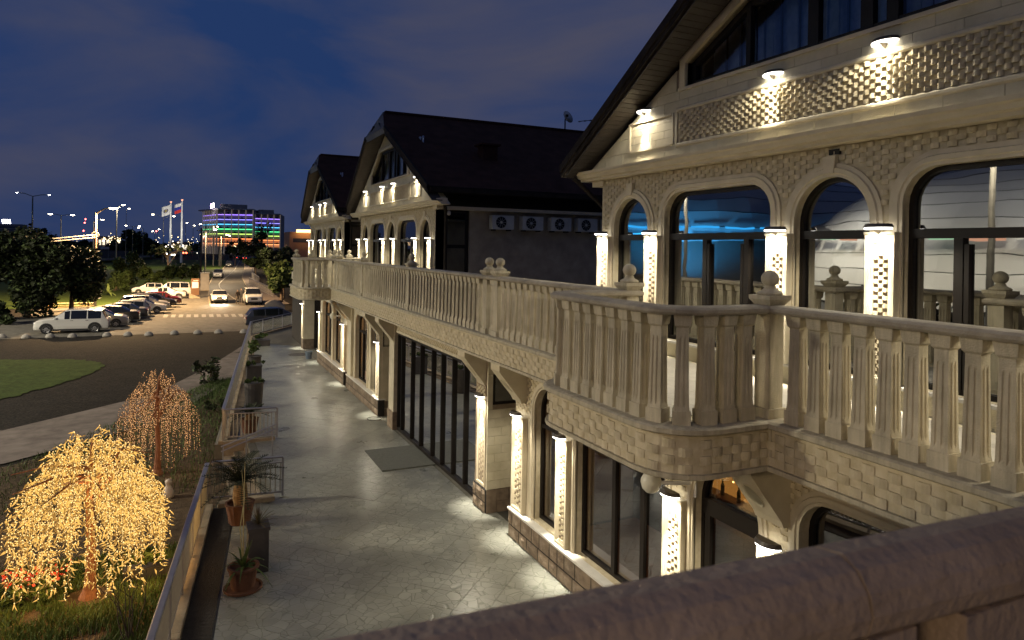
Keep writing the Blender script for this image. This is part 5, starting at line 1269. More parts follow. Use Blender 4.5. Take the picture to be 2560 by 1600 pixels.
street_lamp('lamp post lighting the bend of the far road',9.0,215,8.5,[(1.6,0,.3)],.1,14000,(1,.74,.44),.4)
MB().tube([(-9.1,88.35,7.6),(-9.0,88.3,6.0),(-9.1,88.35,-1)],.05,6).build('conduit',mat('brown_conduit',(.22,.10,.05),.7),sl)
cb=thing('overhead_cable','pair of pale overhead cables running from the concrete lamp pole','cable',(-9.1,88.4,6.6))
for dz in (0,-.28): MB().tube([(-9.0,88.4,6.9+dz),(-14,84,6.15+dz),(-22,78,5.4+dz),(-32,72,5.0+dz)],.05,5).build('cable_run',mat('pale_cable',(.16,.15,.13),.7),cb)
MB().tube([(-9.1+.35*math.cos(a/3),88.3,6.9+.3*math.sin(a/3)) for a in range(20)],.03,5).build('cable_coil',MATS['pale_cable'],cb)
def lamp_px(label,px,py,depth,heads,**k):
    p=at(px,py,depth); return street_lamp(label,p.x,p.y,p.z,heads,base=-1.0,**k)
S2=dict(head=.5,r=.16)
lamp_px('tall highway mast with a bright lamp above the dark round tree',292,524,190,[(1.6,0,1.4)],**S2,power=9000,col=(1,.86,.6))
lamp_px('highway lamp arm lit right of the bright mast',316,524,230,[(.8,0,.4)],head=.45,r=.08)
lamp_px('slender mast with two faint lamps above the big dark pine',82,490,190,[(-3.6,0,.8),(3.8,0,.5)],gm='lampcool',head=.35,r=.22)
lamp_px('double-armed highway lamp rising behind the big dark pine',153,538,190,[(-2.5,0,.3),(2.7,0,.2)],head=.6,r=.16)
lamp_px('single street lamp close behind the concrete lamp pole',234,553,190,[(2.1,0,.5)],head=.5,r=.12)
for i,(px,py,d,hx,lb) in enumerate([(332,566,260,((-2.2,0,.3),(2.2,0,.2)),'double lamp in front of the dark round tree'),(358,570,260,((-1.5,0,.2),),'thin lamp beside the dark round tree'),(409,545,250,((-3.5,0,1.2),(3.4,0,.8)),'double lamp left of the white flag'),
    (464,560,330,((.6,0,.6),),'single lamp right of the tricolour flag'),(483,566,330,((.5,0,.5),),'second single lamp right of the tricolour flag'),(387,580,330,((-.8,0,.4),),'low lamp left of the flags'),(393,575,330,((.8,0,.4),),'paired low lamp left of the flags'),
    (498,562,300,((.5,0,.4),),'lamp just left of the hotel'),(542,568,300,((.3,0,.3),),'lamp in front of the hotel corner'),(573,590,300,((.2,0,.2),),'lamp in front of the hotel by the cypress')]):
    lamp_px(lb,px,py,d,list(hx),head=.5,r=.12,group=None)
for i,(px,pt,pb) in enumerate([(501,570,713),(513,560,674),(533,590,665),(548,592,665),(557,596,650),(567,598,649)]):
    pbase=Vector((0,0,H))+ray(px,pb)*((-1.0-H)/ray(px,pb).z); dep=pbase.x*ST+pbase.y*CT; ptop=at(px,pt,dep)
    t=thing('utility_pole',['dark wooden utility pole beside the grey cabinet','second dark utility pole up the road','third utility pole up the road','fourth utility pole up the road','fifth utility pole up the road','sixth utility pole up the road'][i],'utility pole',pbase); 
    MB().tube([pbase,(pbase.x,pbase.y,ptop.z)],[.2 if i<2 else .16,.14],7).build('shaft',M['dpole'] if i<2 else M['pole'],t); MB().box(pbase.x-.7,pbase.x+.7,pbase.y-.06,pbase.y+.06,ptop.z-.5,ptop.z-.38).build('crossarm',M['dpole'],t)
# ================================================================ flags
def flagpole(label,px,pt,depth,flag,fw,fh):
    p=at(px,pt,depth); t=thing('flagpole',label,'flagpole',(p.x,p.y,-1)); 
    MB().tube([(p.x,p.y,-1),(p.x,p.y,p.z*.5),(p.x,p.y,p.z)],[.42,.34,.2],10).build('pole',mat('white_pole',(.8,.79,.75),.4),t)
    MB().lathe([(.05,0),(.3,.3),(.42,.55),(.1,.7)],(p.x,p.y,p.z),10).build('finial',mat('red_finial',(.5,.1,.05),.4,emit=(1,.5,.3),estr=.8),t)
    nx,nz_=14,18; mb=MB()
    for i in range(nx+1):
        for j in range(nz_+1):
            u,v=i/nx,j/nz_; mb.v.append((p.x-.3-fw*u,p.y+.5*math.sin(u*7+v*2)*u,p.z-.6-fh*v-fw*.55*u*(1-.3*u)))
    for i in range(nx):
        for j in range(nz_):
            mb.f.append((i*(nz_+1)+j,(i+1)*(nz_+1)+j,(i+1)*(nz_+1)+j+1,i*(nz_+1)+j+1))
            u,v=(i+.5)/nx,(j+.5)/nz_
            if flag=='tri': mi=0 if v<1/3 else (1 if v<2/3 else 2)
            else:
                e=((u-.5)/.26)**2+((v-.5)/.24)**2; mi=1 if .45<e<1.05 and v<.75 else (2 if e<.3 else 0)
            mb.m.append(mi)
    ms=[mat('flag_white',(.75,.73,.68),.8),mat('flag_blue',(.03,.04,.30),.8),mat('flag_red',(.6,.04,.03),.8)] if flag=='tri' else [MATS['flag_white'],mat('emblem_dark',(.10,.08,.16),.8),mat('emblem_gold',(.30,.24,.08),.8)]
    mb.build('flag',ms,t,fix=False,smooth=True)
    return t
flagpole('white flagpole flying a white blue and red striped flag',455.5,503,250,'tri',2.1,3.4)
flagpole('white flagpole flying a white flag with a dark round emblem',427.5,508,250,'emb',2.6,3.4)
fld=bpy.data.lights.new('flag_flood','SPOT'); fld.energy=26000; fld.color=(1,.95,.85); fld.spot_size=math.radians(50); fld.spot_blend=.8; fld.shadow_soft_size=.3
pf=at(441,620,225); ft=thing('floodlight','ground floodlight aimed up at the two flagpoles','floodlight',(pf.x,pf.y,-1)); MB().box(pf.x-.3,pf.x+.3,pf.y-.2,pf.y+.2,-1,-.5).build('housing',M['trim'],ft); MB().box(pf.x-.25,pf.x+.25,pf.y+.2,pf.y+.21,-.95,-.55).build('lens',M['lampcool'],ft)
flo=bpy.data.objects.new('light',fld); COL.objects.link(flo); flo.parent=ft; flo.location=(0,.4,.4); flo.rotation_euler=(math.radians(-150)+PI*0,0,0); flo.rotation_euler=(math.radians(125),0,-.02)
# ================================================================ hotel with coloured light bands
hp=at(600,612,470); HT=thing('hotel_building','eight-storey hotel lit with violet to red bands of light','building',(hp.x,hp.y,-1))
M['hwall']=mat('hotel_wall',(.22,.2,.19),.7,(.3,.27,.25),.3); M['hglass']=mat('hotel_glass',(.03,.035,.05),.15,spec=.7)
def bandcol(i): return [(.35,.2,1),(.25,.22,1),(.1,.55,1),(.1,.9,.3),(.55,.8,.15),(1,.28,.08),(1,.35,.12)][i]
def hotel_block(pxa,pxb,ptop,ybot,depth,pxk,dk,nb,ztopoff=0):
    """front faces: left wing from (pxa) bending to corner pxk and then to pxb"""
    A=at(pxa,ptop,depth*dk[0]); K=at(pxk,ptop,depth*dk[1]); B=at(pxb,ptop,depth*dk[2])
    zt=K.z; z0=-1
    P=[(A.x,A.y),(K.x,K.y),(B.x,B.y),(B.x+8,B.y+40),(A.x+10,A.y+40)]
    MB().prism(P,'z',z0,zt-.6).build('hotel_wall',M['hwall'],HT)
    Q=[(x+(-2 if i in(0,) else 0)*2,y-2.2) for i,(x,y) in enumerate(P[:3])]+P[3:]
    MB().prism(Q,'z',zt-.6,zt+.2).build('roof_slab',mat('roof_slab',(.4,.37,.33),.7),HT)
    nf=8; fh=(zt-.8-(z0+4))/nf
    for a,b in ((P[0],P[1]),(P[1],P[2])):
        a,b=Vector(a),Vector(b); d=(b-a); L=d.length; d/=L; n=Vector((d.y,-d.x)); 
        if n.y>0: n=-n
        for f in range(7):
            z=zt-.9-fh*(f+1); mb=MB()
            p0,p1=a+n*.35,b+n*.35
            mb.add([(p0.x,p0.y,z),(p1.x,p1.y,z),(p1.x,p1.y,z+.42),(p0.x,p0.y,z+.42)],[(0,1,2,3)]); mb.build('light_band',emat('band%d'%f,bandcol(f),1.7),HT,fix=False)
            # balcony parapet; the band's light wash is put in as emission
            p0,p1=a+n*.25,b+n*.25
            mb=MB().add([(p0.x,p0.y,z-1.7),(p1.x,p1.y,z-1.7),(p1.x,p1.y,z-.05),(p0.x,p0.y,z-.05)],[(0,1,2,3)]); mb.build('parapet_wash_glow',mat('parapet%d'%f,(.25,.24,.23),.7,emit=bandcol(f),estr=.07 if f<5 else .32,nosample=True),HT,fix=False)
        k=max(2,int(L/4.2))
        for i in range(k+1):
            p=a+d*(L*i/k)+n*.8; MB().box(p.x-.32,p.x+.32,p.y-.3,p.y+.3,z0,zt-.5).build('column',mat('hotel_column',(.5,.46,.4),.7,emit=(1,.8,.6),estr=.06,nosample=True),HT)  # faint emission stands in for light washing the columns
        for i in range(k):
            for f in range(8):
                if random.random()<.5: continue
                p=a+d*(L*(i+.5)/k)+n*.2; zz=zt-.6-fh*f-2.2; on=random.random()<.10
                MB().box(p.x-.8,p.x+.8,p.y-.03,p.y+.03,zz-.7,zz+.7).build('window',emat('hotel_lit_room',(1,.8,.45),3.0) if on else M['hglass'],HT)
    return A,K,B,zt
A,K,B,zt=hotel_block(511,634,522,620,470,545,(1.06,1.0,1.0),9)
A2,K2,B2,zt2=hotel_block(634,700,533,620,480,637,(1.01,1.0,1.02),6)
MB().box(K.x+2,B.x-3,K.y+3,K.y+20,zt+.2,zt+3.6).build('penthouse',M['hwall'],HT); MB().box(K2.x+3,B2.x-4,K2.y+3,K2.y+20,zt2+.2,zt2+2.8).build('penthouse',M['hwall'],HT)
# roof sign: violet bar and white letter blocks
sgp=at(531,513,471); sr=thing('roof_sign','glowing white roof sign with a violet bar on the hotel','sign',(sgp.x,sgp.y,zt))
dv=(Vector((K.x,K.y))-Vector((A.x,A.y))).normalized()
for i,(o,w,h0,h1) in enumerate(((-3.6,.55,0,3.4),(-2.6,.8,.4,2.9),(-1.6,.8,.5,3.0),(-.6,.8,.6,3.1),(1.0,.8,.8,3.3),(2.0,.8,.9,3.4),(3.0,.8,1.0,3.5))):
    c=Vector((sgp.x,sgp.y))+dv*o; e=Vector((K.x,K.y))
    mb=MB().box(c.x-w/2,c.x+w/2,c.y-.15,c.y+.15,zt+.3+h0*.5,zt+.3+h1)
    mb.build('letter_block' if i else 'violet_bar',emat('sign_violet',(.45,.2,1),5) if i==0 else emat('sign_white',(.95,.9,1),6),sr)
# pale building with a roof sign behind the pine on the far left
lp=at(20,575,420); LB=thing('apartment_building','grey slab building with a small white roof sign behind the cypresses','building',(lp.x,lp.y,-1))
zt3=at(20,560,420).z; x0,x1=at(-60,575,420).x,at(53,575,420).x
MB().box(x0,x1,lp.y,lp.y+15,-1,zt3).build('wall',mat('grey_slab',(.16,.155,.15),.8,(.2,.195,.19),.5),LB)
for f in range(5):
    z=zt3-1.6-f*3.0; MB().box(x0+.5,x1-.5,lp.y-.06,lp.y-.01,z-1.0,z+.2).build('window_band',M['hglass'],LB)
    MB().box(x0,x1,lp.y-.5,lp.y-.07,z-1.5,z-1.1).build('balcony_edge',MATS['roof_slab'],LB)
sg=thing('roof_sign','small white lettered roof sign on the grey slab building','sign',(at(16,556,420).x,lp.y,zt3))
for r,(n_,z,h,w) in enumerate(((8,zt3+1.3,1.5,.62),(10,zt3+.3,.6,.42))):
    for i in range(n_):
        xx=at(7+i*(19/n_)+r*1.5,556,420).x; MB().box(xx-w/2,xx+w/2,lp.y+.2,lp.y+.4,z,z+h*(1 if i%3 else .9)).build('letter',emat('sign_white',(.95,.9,1),6),sg)
# brown corner building with a lit orange canopy right of the hotel
cp_=at(752,590,200); cbd=thing('shop_building','brown building with an orange lit canopy beyond the far balcony','building',(cp_.x,cp_.y,-1))
xa,xb=at(722,590,200).x,at(790,590,200).x; MB().box(xa,xb,cp_.y,cp_.y+12,-1,at(750,580,200).z).build('wall',mat('brown_wall',(.2,.13,.1),.8,(.26,.17,.13),1),cbd)
MB().box(at(743,580,198).x,at(800,580,198).x,cp_.y-2.5,cp_.y-.1,at(750,580,198).z-.1,at(750,574,198).z).build('lit_canopy',emat('orange_canopy',(1,.5,.15),4.5),cbd)
MB().box(xa+1,xb,cp_.y-.05,cp_.y-.01,at(750,606,200).z,at(750,596,200).z).build('window',M['hglass'],cbd)
# ================================================================ trees
tree('pine_tree','big dark pine with spreading crown over the picnic bench',(-13.0,75.5,-.88),9.0,5.2,24000,.26,('leaf3','leaf3','leaf1'),.28,.55,61,blobn=34,rz=4.0)
tree('pine_tree','second dark pine leaning towards the concrete lamp pole',(-9.9,77.5,-.9),7.4,3.6,13000,.24,('leaf3','leaf1'),.22,.55,62,blobn=20,rz=3.0)
tree('pine_tree','dark pine at the outer edge of the picnic lawn',(-19.5,73,-.86),9.0,4.4,10000,.3,('leaf3','leaf3','leaf1'),.28,.55,63,blobn=22,rz=3.8)
bush('evergreen_bush','broad dark bush under the pines by the white SUV',(-13.5,69.5,-.8),2.6,2.2,2200,.25,('leaf3','leaf1'),64)
bn=thing('picnic_bench','pale wooden picnic table under the pines','bench',(-10.6,82.5,-.97)); MB().box(-13,-8.6,82.1,82.9,-.25,-.17).build('table_top',mat('pale_wood',(.45,.32,.16),.7),bn)
for x in (-12.6,-9): MB().box(x-.06,x+.06,82.2,82.8,-.97,-.25).build('leg',MATS['pale_wood'],bn)
for y in (81.4,83.4): MB().box(-13,-8.6,y-.15,y+.15,-.55,-.49).box(-12.6,-12.5,y-.1,y+.1,-.97,-.55).box(-9.1,-9,y-.1,y+.1,-.97,-.55).build('seat',MATS['pale_wood'],bn)
M['acacia']=leafmat('sparse_leaf',(.06,.075,.03),(.09,.10,.045))
for i,(x,y,h,r,n,lb) in enumerate([(-9.5,116,3.2,3.2,2600,'broad mid-green bush behind the parked cars'),(-4.5,119,3.4,3.4,3000,'broad green bush nearest the brown sign board'),(-14,118,4.2,3.6,2800,'bush rising behind the concrete lamp pole'),(-8.5,130,5.6,4.2,3200,'taller dark bush behind the hedge row'),(-1.0,128,4.2,3.4,2600,'dark bush beside the first utility pole'),(-17,126,3.6,3.4,2000,'low bush at the outer end of the hedge row')]):
    bush('hedge_bush',lb,(x,y,-1.0),r,h,n,.34,('leaf1','leaf2'),70+i)
tree('acacia_tree','sparse flat-topped tree with the traffic lights behind it',(-3.2,150,-1.0),8.2,6.0,1500,.3,('acacia',),.15,.72,80,blobn=16,rz=1.2,limbs=14)
bp_=thing('banana_plant','small banana plant with broad pale leaves behind the cars','plant',(-9.3,106,-1)); q=MB(); agave(q,(-9.3,106,-.7),9,2.2,8,.8,.22); q.build('leaves',M['leafg'],bp_,fix=False)
tree('round_tree','large dark round tree beyond the highway',tuple(at(345,632,280).xy)+(-1.0,),13.5,7.0,3500,.9,('leaf3','leaf1'),.4,.52,81,blobn=22,rz=6.2)
tree('round_tree','smaller dark tree adjoining the large round one',tuple(at(378,632,285).xy)+(-1.0,),9.5,4.6,1800,.8,('leaf3','leaf1'),.3,.52,82,rz=4.2)
for i,(px,top,d,lb) in enumerate([(33,556,330,'first dark cypress by the grey slab building'),(64,564,330,'second shorter cypress by the grey slab building'),(77,556,330,'third cypress by the grey slab building'),(574,590,260,'slim dark cypress in front of the hotel'),(601,592,255,'second slim cypress in front of the hotel')]):
    p=at(px,620,d); tp=at(px,top,d).z
    tree('cypress_tree',lb,(p.x,p.y,-1.0),tp+1,1.4,700,.6,('leaf3',),.15,.5,90+i,blobn=10,rz=(tp+1)*.48)
tree('round_tree','row tree with dense dark crown left of the pine behind the slab',tuple(at(100,620,300).xy)+(-1.0,),13.0,6.5,2200,.9,('leaf3','leaf1'),.35,.5,97,rz=5.8)
tree('round_tree','dark tree mass beside the highway lamp',tuple(at(190,630,300).xy)+(-1.0,),8.5,6.5,1800,.8,('leaf3','leaf1'),.3,.5,98,rz=4)
for i,(px,top,d,r,n,lb) in enumerate([(588,601,230,2.6,900,'umbrella-shaped tree in front of the hotel entrance'),(612,597,225,3.2,1200,'second umbrella-shaped tree in front of the hotel'),(640,598,190,4.5,1800,'dark leafy tree at the right of the far road'),(655,560,200,3.0,900,'tall thin pine with open crown before the hotel'),(668,608,150,4.6,2400,'dark tree overhanging the right pavement'),(690,604,135,4.6,2400,'dark tree next to the far balcony end'),(715,615,130,4.5,2200,'dark tree below the orange canopy'),(640,640,150,3.2,1800,'low tree leaning over the far road')]):
    p=at(px,640,d); tp=at(px,top,d).z
    tree('street_tree',lb,(p.x,p.y,-1.0),tp+1,r,n,.4,('leaf1','leaf3'),.2,.68 if i!=3 else .8,110+i,rz=max(1.2,(tp+1)*.33) if i!=3 else 3)
p=at(700,770,88)
tree('palm_bush','bushy green palm beside the white off-roader',(10.6,88,-1.0),4.6,2.3,2400,.34,('leaf2','leaf1'),.22,.62,130,rz=1.9)
tree('palm_bush','second bushy green palm by the pavement fence',(11.8,96,-1.0),5.2,2.4,2200,.34,('leaf2','leaf1'),.2,.62,131,rz=2.0)
bush('hedge_bush','low green shrub under the palms',(12.5,84,-1.0),2.2,2.0,1500,.2,('leaf2','leaf1'),132)
fence('weathered metal railing along the pavement beyond the palms',[(10.6,97),(10.2,112),(10.0,128)],gz(100)+.12,1.2,False,.35)
fence('pale railing beside the far right pavement',[(11.6,128),(12.2,150),(15.6,190)],-.88,1.3,False,.5)
# utility cabinet and sign board
cbn=thing('utility_cabinet','grey metal utility cabinet behind the brown sign board','cabinet',(2.3,114,-1)); MB().box(2.0,3.2,113.5,114.6,-.9,1.6).box(1.95,3.25,113.4,114.7,1.6,1.7).build('housing',mat('cabinet_paint',(.33,.31,.28),.6,(.4,.37,.33),2),cbn); MB().box(2.1,3.1,113.46,113.49,-.7,1.4).build('door',MATS['cabinet_paint'],cbn); MB().box(1.98,3.22,113.45,114.65,-1,-.9).build('base',M['kerb'],cbn)
sb=thing('sign_board','brown sign board with a plain white panel at the parking entrance','sign board',(1.2,99.5,-1)); MB().box(.62,1.62,99.4,99.55,-.7,1.5).build('board',mat('brown_board',(.13,.065,.03),.7),sb); MB().box(.74,1.5,99.375,99.39,.25,1.05).build('white_panel',M['plate'],sb); MB().box(.9,1.5,99.38,99.39,1.2,1.27).build('title_bar',M['plate'],sb)
for x in (.7,1.54): MB().box(x-.06,x+.06,99.42,99.54,-1,-.7).build('post',M['trim'],sb)
o=MB().add([(.4,98.2,-.99),(1.7,97.8,-.99),(1.7,97.8,-.9),(.4,98.2,-.3),(.4,98.5,-.99),(1.7,98.1,-.99),(1.7,98.1,-.92),(.4,98.5,-.33)],[(0,1,2,3),(4,5,6,7),(3,2,6,7),(0,3,7,4),(1,2,6,5)]).build('concrete_wedge',M['kerb']); tag(o,'pale concrete wedge in front of the brown sign board','barrier')
# big road sign on the highway
rp=at(262,622,250); rs=thing('road_sign','pale rectangular road sign on posts beside the highway','road sign',(rp.x,rp.y,-1)); xa,xb=at(252,620,250).x,at(273,620,250).x; MB().box(xa,xb,rp.y,rp.y+.1,at(262,623,250).z,at(262,617,250).z).build('panel',mat('sign_back',(.45,.44,.4),.6),rs)
for x in (xa+.3,xb-.3): MB().tube([(x,rp.y+.2,-1),(x,rp.y+.2,at(262,618,250).z)],.08,6).build('post',M['pole'],rs)
# ================================================================ people
def person(label,loc,rz,top,legs,lean=0.0,h=1.76):
    me=bpy.data.meshes.new('body'); s=h/1.76
    V={'pelvis':(0,0,.95),'waist':(0,0,1.12),'chest':(0,.01,1.34),'neck':(0,.02,1.5),'head0':(0,.03,1.58),'head1':(0,.04,1.72),
       'hipL':(.1,0,.9),'kneeL':(.12,.03,.5),'ankL':(.12,-.02,.09),'toeL':(.13,.15,.05),'hipR':(-.1,0,.9),'kneeR':(-.13,.05,.5),'ankR':(-.14,.0,.09),'toeR':(-.16,.17,.05),
       'shL':(.19,0,1.42),'elL':(.26,-.02,1.14),'wrL':(.22,.14,.95),'haL':(.2,.2,.88),'shR':(-.19,0,1.42),'elR':(-.27,.0,1.14),'wrR':(-.2,.2,1.0),'haR':(-.15,.26,.97)}
    Rr={'pelvis':.15,'waist':.14,'chest':.17,'neck':.065,'head0':.09,'head1':.10,'hipL':.1,'kneeL':.07,'ankL':.05,'toeL':.045,'hipR':.1,'kneeR':.07,'ankR':.05,'toeR':.045,'shL':.075,'elL':.055,'wrL':.04,'haL':.045,'shR':.075,'elR':.055,'wrR':.04,'haR':.045}
    E_=[('pelvis','waist'),('waist','chest'),('chest','neck'),('neck','head0'),('head0','head1'),('pelvis','hipL'),('hipL','kneeL'),('kneeL','ankL'),('ankL','toeL'),('pelvis','hipR'),('hipR','kneeR'),('kneeR','ankR'),('ankR','toeR'),('chest','shL'),('shL','elL'),('elL','wrL'),('wrL','haL'),('chest','shR'),('shR','elR'),('elR','wrR'),('wrR','haR')]
    ks=list(V); me.from_pydata([tuple(c*s for c in V[k]) for k in ks],[(ks.index(a),ks.index(b)) for a,b in E_],[])
    o=bpy.data.objects.new('person',me); COL.objects.link(o); o.location=loc; o.rotation_euler[2]=rz
    o.modifiers.new('skin','SKIN')
    lay=me.skin_vertices[0] if len(me.skin_vertices) else None
    for i,k in enumerate(ks): lay.data[i].radius=(Rr[k]*s,Rr[k]*s*.9)
    lay.data[0].use_root=True
    sm=o.modifiers.new('sub','SUBSURF'); sm.levels=1; sm.render_levels=2
    m=bpy.data.materials.new('clothes_'+label[:6]); m.use_nodes=True; n=m.node_tree.nodes; l=m.node_tree.links; tcn=n.new('ShaderNodeTexCoord'); sx=n.new('ShaderNodeSeparateXYZ'); l.new(tcn.outputs['Object'],sx.inputs[0]); r=n.new('ShaderNodeValToRGB'); dv_=n.new('ShaderNodeMath'); dv_.operation='DIVIDE'; dv_.inputs[1].default_value=1.9; l.new(sx.outputs[2],dv_.inputs[0]); l.new(dv_.outputs[0],r.inputs[0])
    r.color_ramp.interpolation='CONSTANT'; r.color_ramp.elements[0].color=(.02,.018,.016,1); r.color_ramp.elements[0].position=0
    e=r.color_ramp.elements; e[1].position=.055; e[1].color=(*legs,1)
    for pos,c in ((.505,top),(.80,(.30,.18,.12)),(.90,(.03,.02,.015))): q=e.new(pos); q.color=(*c,1)
    l.new(r.outputs[0],n['Principled BSDF'].inputs['Base Color']); n['Principled BSDF'].inputs['Roughness'].default_value=.85; me.materials.append(m)
    return o
o=person('person in dark clothes',(5.6,87.6,-1.0),.4,(.05,.035,.025),(.09,.07,.05)); tag(o,'person in dark jacket standing beside the white off-roader','person')
o=person('person behind',(6.15,89.6,-1.0),2.6,(.02,.02,.025),(.03,.03,.035)); tag(o,'second person in black standing at the off-roader front corner','person')
# covered scooter
cs=thing('covered_scooter','scooter under a grey dust cover beside the dark saloon','scooter',(8.6,77,-.9))
mb=MB(); nx,ny=12,9
for i in range(nx+1):
    for j in range(ny+1):
        u=i/nx; v=j/ny*2-1; hgt=1.05*(.35+.65*math.sin(PI*min(1,u*.8+.15)))*(1-abs(v)**2.2)+.02*math.sin(i*3.1+j*2.3); mb.v.append((7.6+2.0*u,77+v*.55*(1-.15*u),-.9+.12+hgt))
mb.f=[(i*(ny+1)+j,(i+1)*(ny+1)+j,(i+1)*(ny+1)+j+1,i*(ny+1)+j+1) for i in range(nx) for j in range(ny)]; mb.m=[0]*len(mb.f)
mb.build('cover',mat('grey_cover',(.16,.14,.12),.8,(.22,.19,.16),4),cs,smooth=True,fix=False)
for x in (8.0,9.25):
    q=MB(); q.merge(MB().lathe([(.2,-.06),(.27,-.05),(.27,.05),(.2,.06)],(0,0,0),16),Matrix.Translation((x,77,-.63))@Matrix.Rotation(PI/2,4,'X')); q.build('wheel',M['tyre'],cs)
# ================================================================ traffic and town lights far away
for i,(px,py,d,c,lb) in enumerate([(400,628,420,'tail','car braking with red lights under the flags'),(462,632,330,'tail','car braking with red lights right of the flags'),(413,634,340,'head','white car with headlights under the white flag'),(432,637,300,'head','blue-white car with headlights near the acacia'),(610,646,345,'head','car with headlights at the far bend')]):
    p=at(px,py,d); t=thing('distant_car',lb,'car',(p.x,p.y,p.z-.6))
    MB().add([(p.x-.9,p.y-2,p.z-.5),(p.x+.9,p.y-2,p.z-.5),(p.x+.9,p.y+2,p.z-.5),(p.x-.9,p.y+2,p.z-.5),(p.x-.85,p.y-1.9,p.z+.2),(p.x+.85,p.y-1.9,p.z+.2),(p.x+.7,p.y-.6,p.z+.75),(p.x-.7,p.y-.6,p.z+.75),(p.x-.7,p.y+1.4,p.z+.75),(p.x+.7,p.y+1.4,p.z+.75),(p.x+.85,p.y+2,p.z+.2),(p.x-.85,p.y+2,p.z+.2)],[(0,1,2,3),(0,1,5,4),(4,5,6,7),(7,6,9,8),(8,9,10,11),(2,3,11,10),(0,3,11,8,7,4),(1,2,10,9,6,5)]).build('body',PAINT['grey'],t)
    for s in (-1,1): MB().lathe([(.02,0),(.42,.15),(.42,.45),(.02,.6)],(p.x+s*.62,p.y-2.1,p.z-.3),10).build('tail_light' if c=='tail' else 'headlight',emat('far_tail',(1,.07,.03),14) if c=='tail' else emat('far_head',(1,.9,.7),14),t)
rr=random.Random(77); mbs=[MB() for _ in range(4)]
def dot(px,py,d,r,k):
    p=at(px,py,d); q=MB().add([tuple(p+Vector(v)*r) for v in ((1,0,0),(-1,0,0),(0,1,0),(0,-1,0),(0,0,1),(0,0,-1))],[(0,2,4),(2,1,4),(1,3,4),(3,0,4),(2,0,5),(1,2,5),(3,1,5),(0,3,5)]); mbs[k].merge(q)
for i in range(80):
    px=rr.gauss(430,45) if rr.random()<.65 else rr.uniform(180,520); py=rr.gauss(608,11)
    if px<180 or px>520 or py<585: continue
    d=rr.uniform(380,700); dot(px,py,d,rr.uniform(.18,.5)*d/600,rr.choice([0,0,0,0,1,1]))
for i in range(40): dot(rr.uniform(255,312),rr.gauss(597,5),720,rr.uniform(.3,.6),0)
for i in range(16): dot(rr.uniform(385,480),rr.gauss(617,2.5),430,rr.uniform(.4,.75),1)
for px,py in ((214,548),(209,577),(391,578),(212,557)): dot(px,py,800,1.0,2)
o=mbs[0]; ms=[emat('town_warm',(1,.72,.38),4),emat('town_white',(1,.9,.75),4),emat('town_red',(1,.12,.1),8)]
allm=MB()
for k in range(3): allm.merge(mbs[k],None,k)
o=allm.build('town_lights',ms,fix=False); tag(o,'scattered far-off white and amber town lights on the horizon','lights',kind='stuff')
# low dark treeline and houses on the horizon
tl=MB(); rr=random.Random(4)
for i in range(60):
    px=rr.uniform(-80,760); d=rr.uniform(560,760); p=at(px,612,d)
    for b,r in blobs((p.x,p.y,2),(9,6,rr.uniform(3,7)),5,i): tl.merge(foliage([(b,r*1.6)],26,3.2,i))
o=tl.build('treeline',[M['leaf3'],M['leaf1']],fix=False); tag(o,'low dark line of distant trees along the horizon','trees',kind='stuff')
for i,(pa,pb,pt,d,lb) in enumerate([(245,300,592,740,'long pale hall behind the highway lamps'),(425,470,606,520,'low pale pavilion behind the flagpoles'),(365,384,618,400,'small lit bus shelter beside the highway')]):
    a,b,tz=at(pa,612,d),at(pb,612,d),at(pa,pt,d).z
    t=thing('far_building',lb,'building',((a.x+b.x)/2,a.y,-1)); MB().box(a.x,b.x,a.y,a.y+12,-1,tz).build('wall',mat('pale_hall',(.3,.27,.23),.8,(.36,.33,.28),.2),t); MB().box(a.x-1,b.x+1,a.y-1,a.y+13,tz,tz+.8).build('roof',MATS['roof_slab'],t)
    n=6
    for k in range(n): x=a.x+(b.x-a.x)*(k+.5)/n; MB().box(x-(b.x-a.x)/n*.3,x+(b.x-a.x)/n*.3,a.y-.1,a.y-.02,-1+(tz+1)*.3,-1+(tz+1)*.75).build('window',emat('hall_window',(1,.85,.6),.9),t)
# ================================================================ across the street (seen mirrored in the terrace windows)
def shell(name,label,c,R,zt,m,rings,seg=48,squash=1.0,z0=0):
    t=thing(name,label,'building',(c[0],c[1],-1))
    pr=[]
    for i in range(rings+1):
        u=i/rings; pr.append((R*math.cos(u*PI/2*.92)**.75,z0+(zt-z0)*math.sin(u*PI/2)))
    for i in range(rings):
        (r0,za),(r1,zb)=pr[i],pr[i+1]; mb=MB(); g=.045
        for j in range(seg):
            a,b=2*PI*j/seg,2*PI*(j+1)/seg
            zb2=zb-(zb-za)*g
            mb.add([(c[0]+r0*math.cos(a),c[1]+r0*squash*math.sin(a),za),(c[0]+r0*math.cos(b),c[1]+r0*squash*math.sin(b),za),(c[0]+r1*math.cos(b),c[1]+r1*squash*math.sin(b),zb2),(c[0]+r1*math.cos(a),c[1]+r1*squash*math.sin(a),zb2)],[(0,1,2,3)])
        mb.build('shell_band',m,t,fix=False,smooth=True)
    MB().lathe([(R*.97,-1),(R*.97,z0),(R*.9,zt*.5),(R*.5,zt*.9)],(c[0],c[1],0),48).build('inner_shell',mat('shell_lining',(.16,.16,.16),.7),t)
    return t
SC=(-92,124); SRd=42
S_=shell('stadium','wide domed stadium washed with blue light across the street',SC,SRd,23,mat('stadium_skin',(.5,.53,.56),.5,(.6,.63,.66),.2),9,squash=1.0,z0=8)
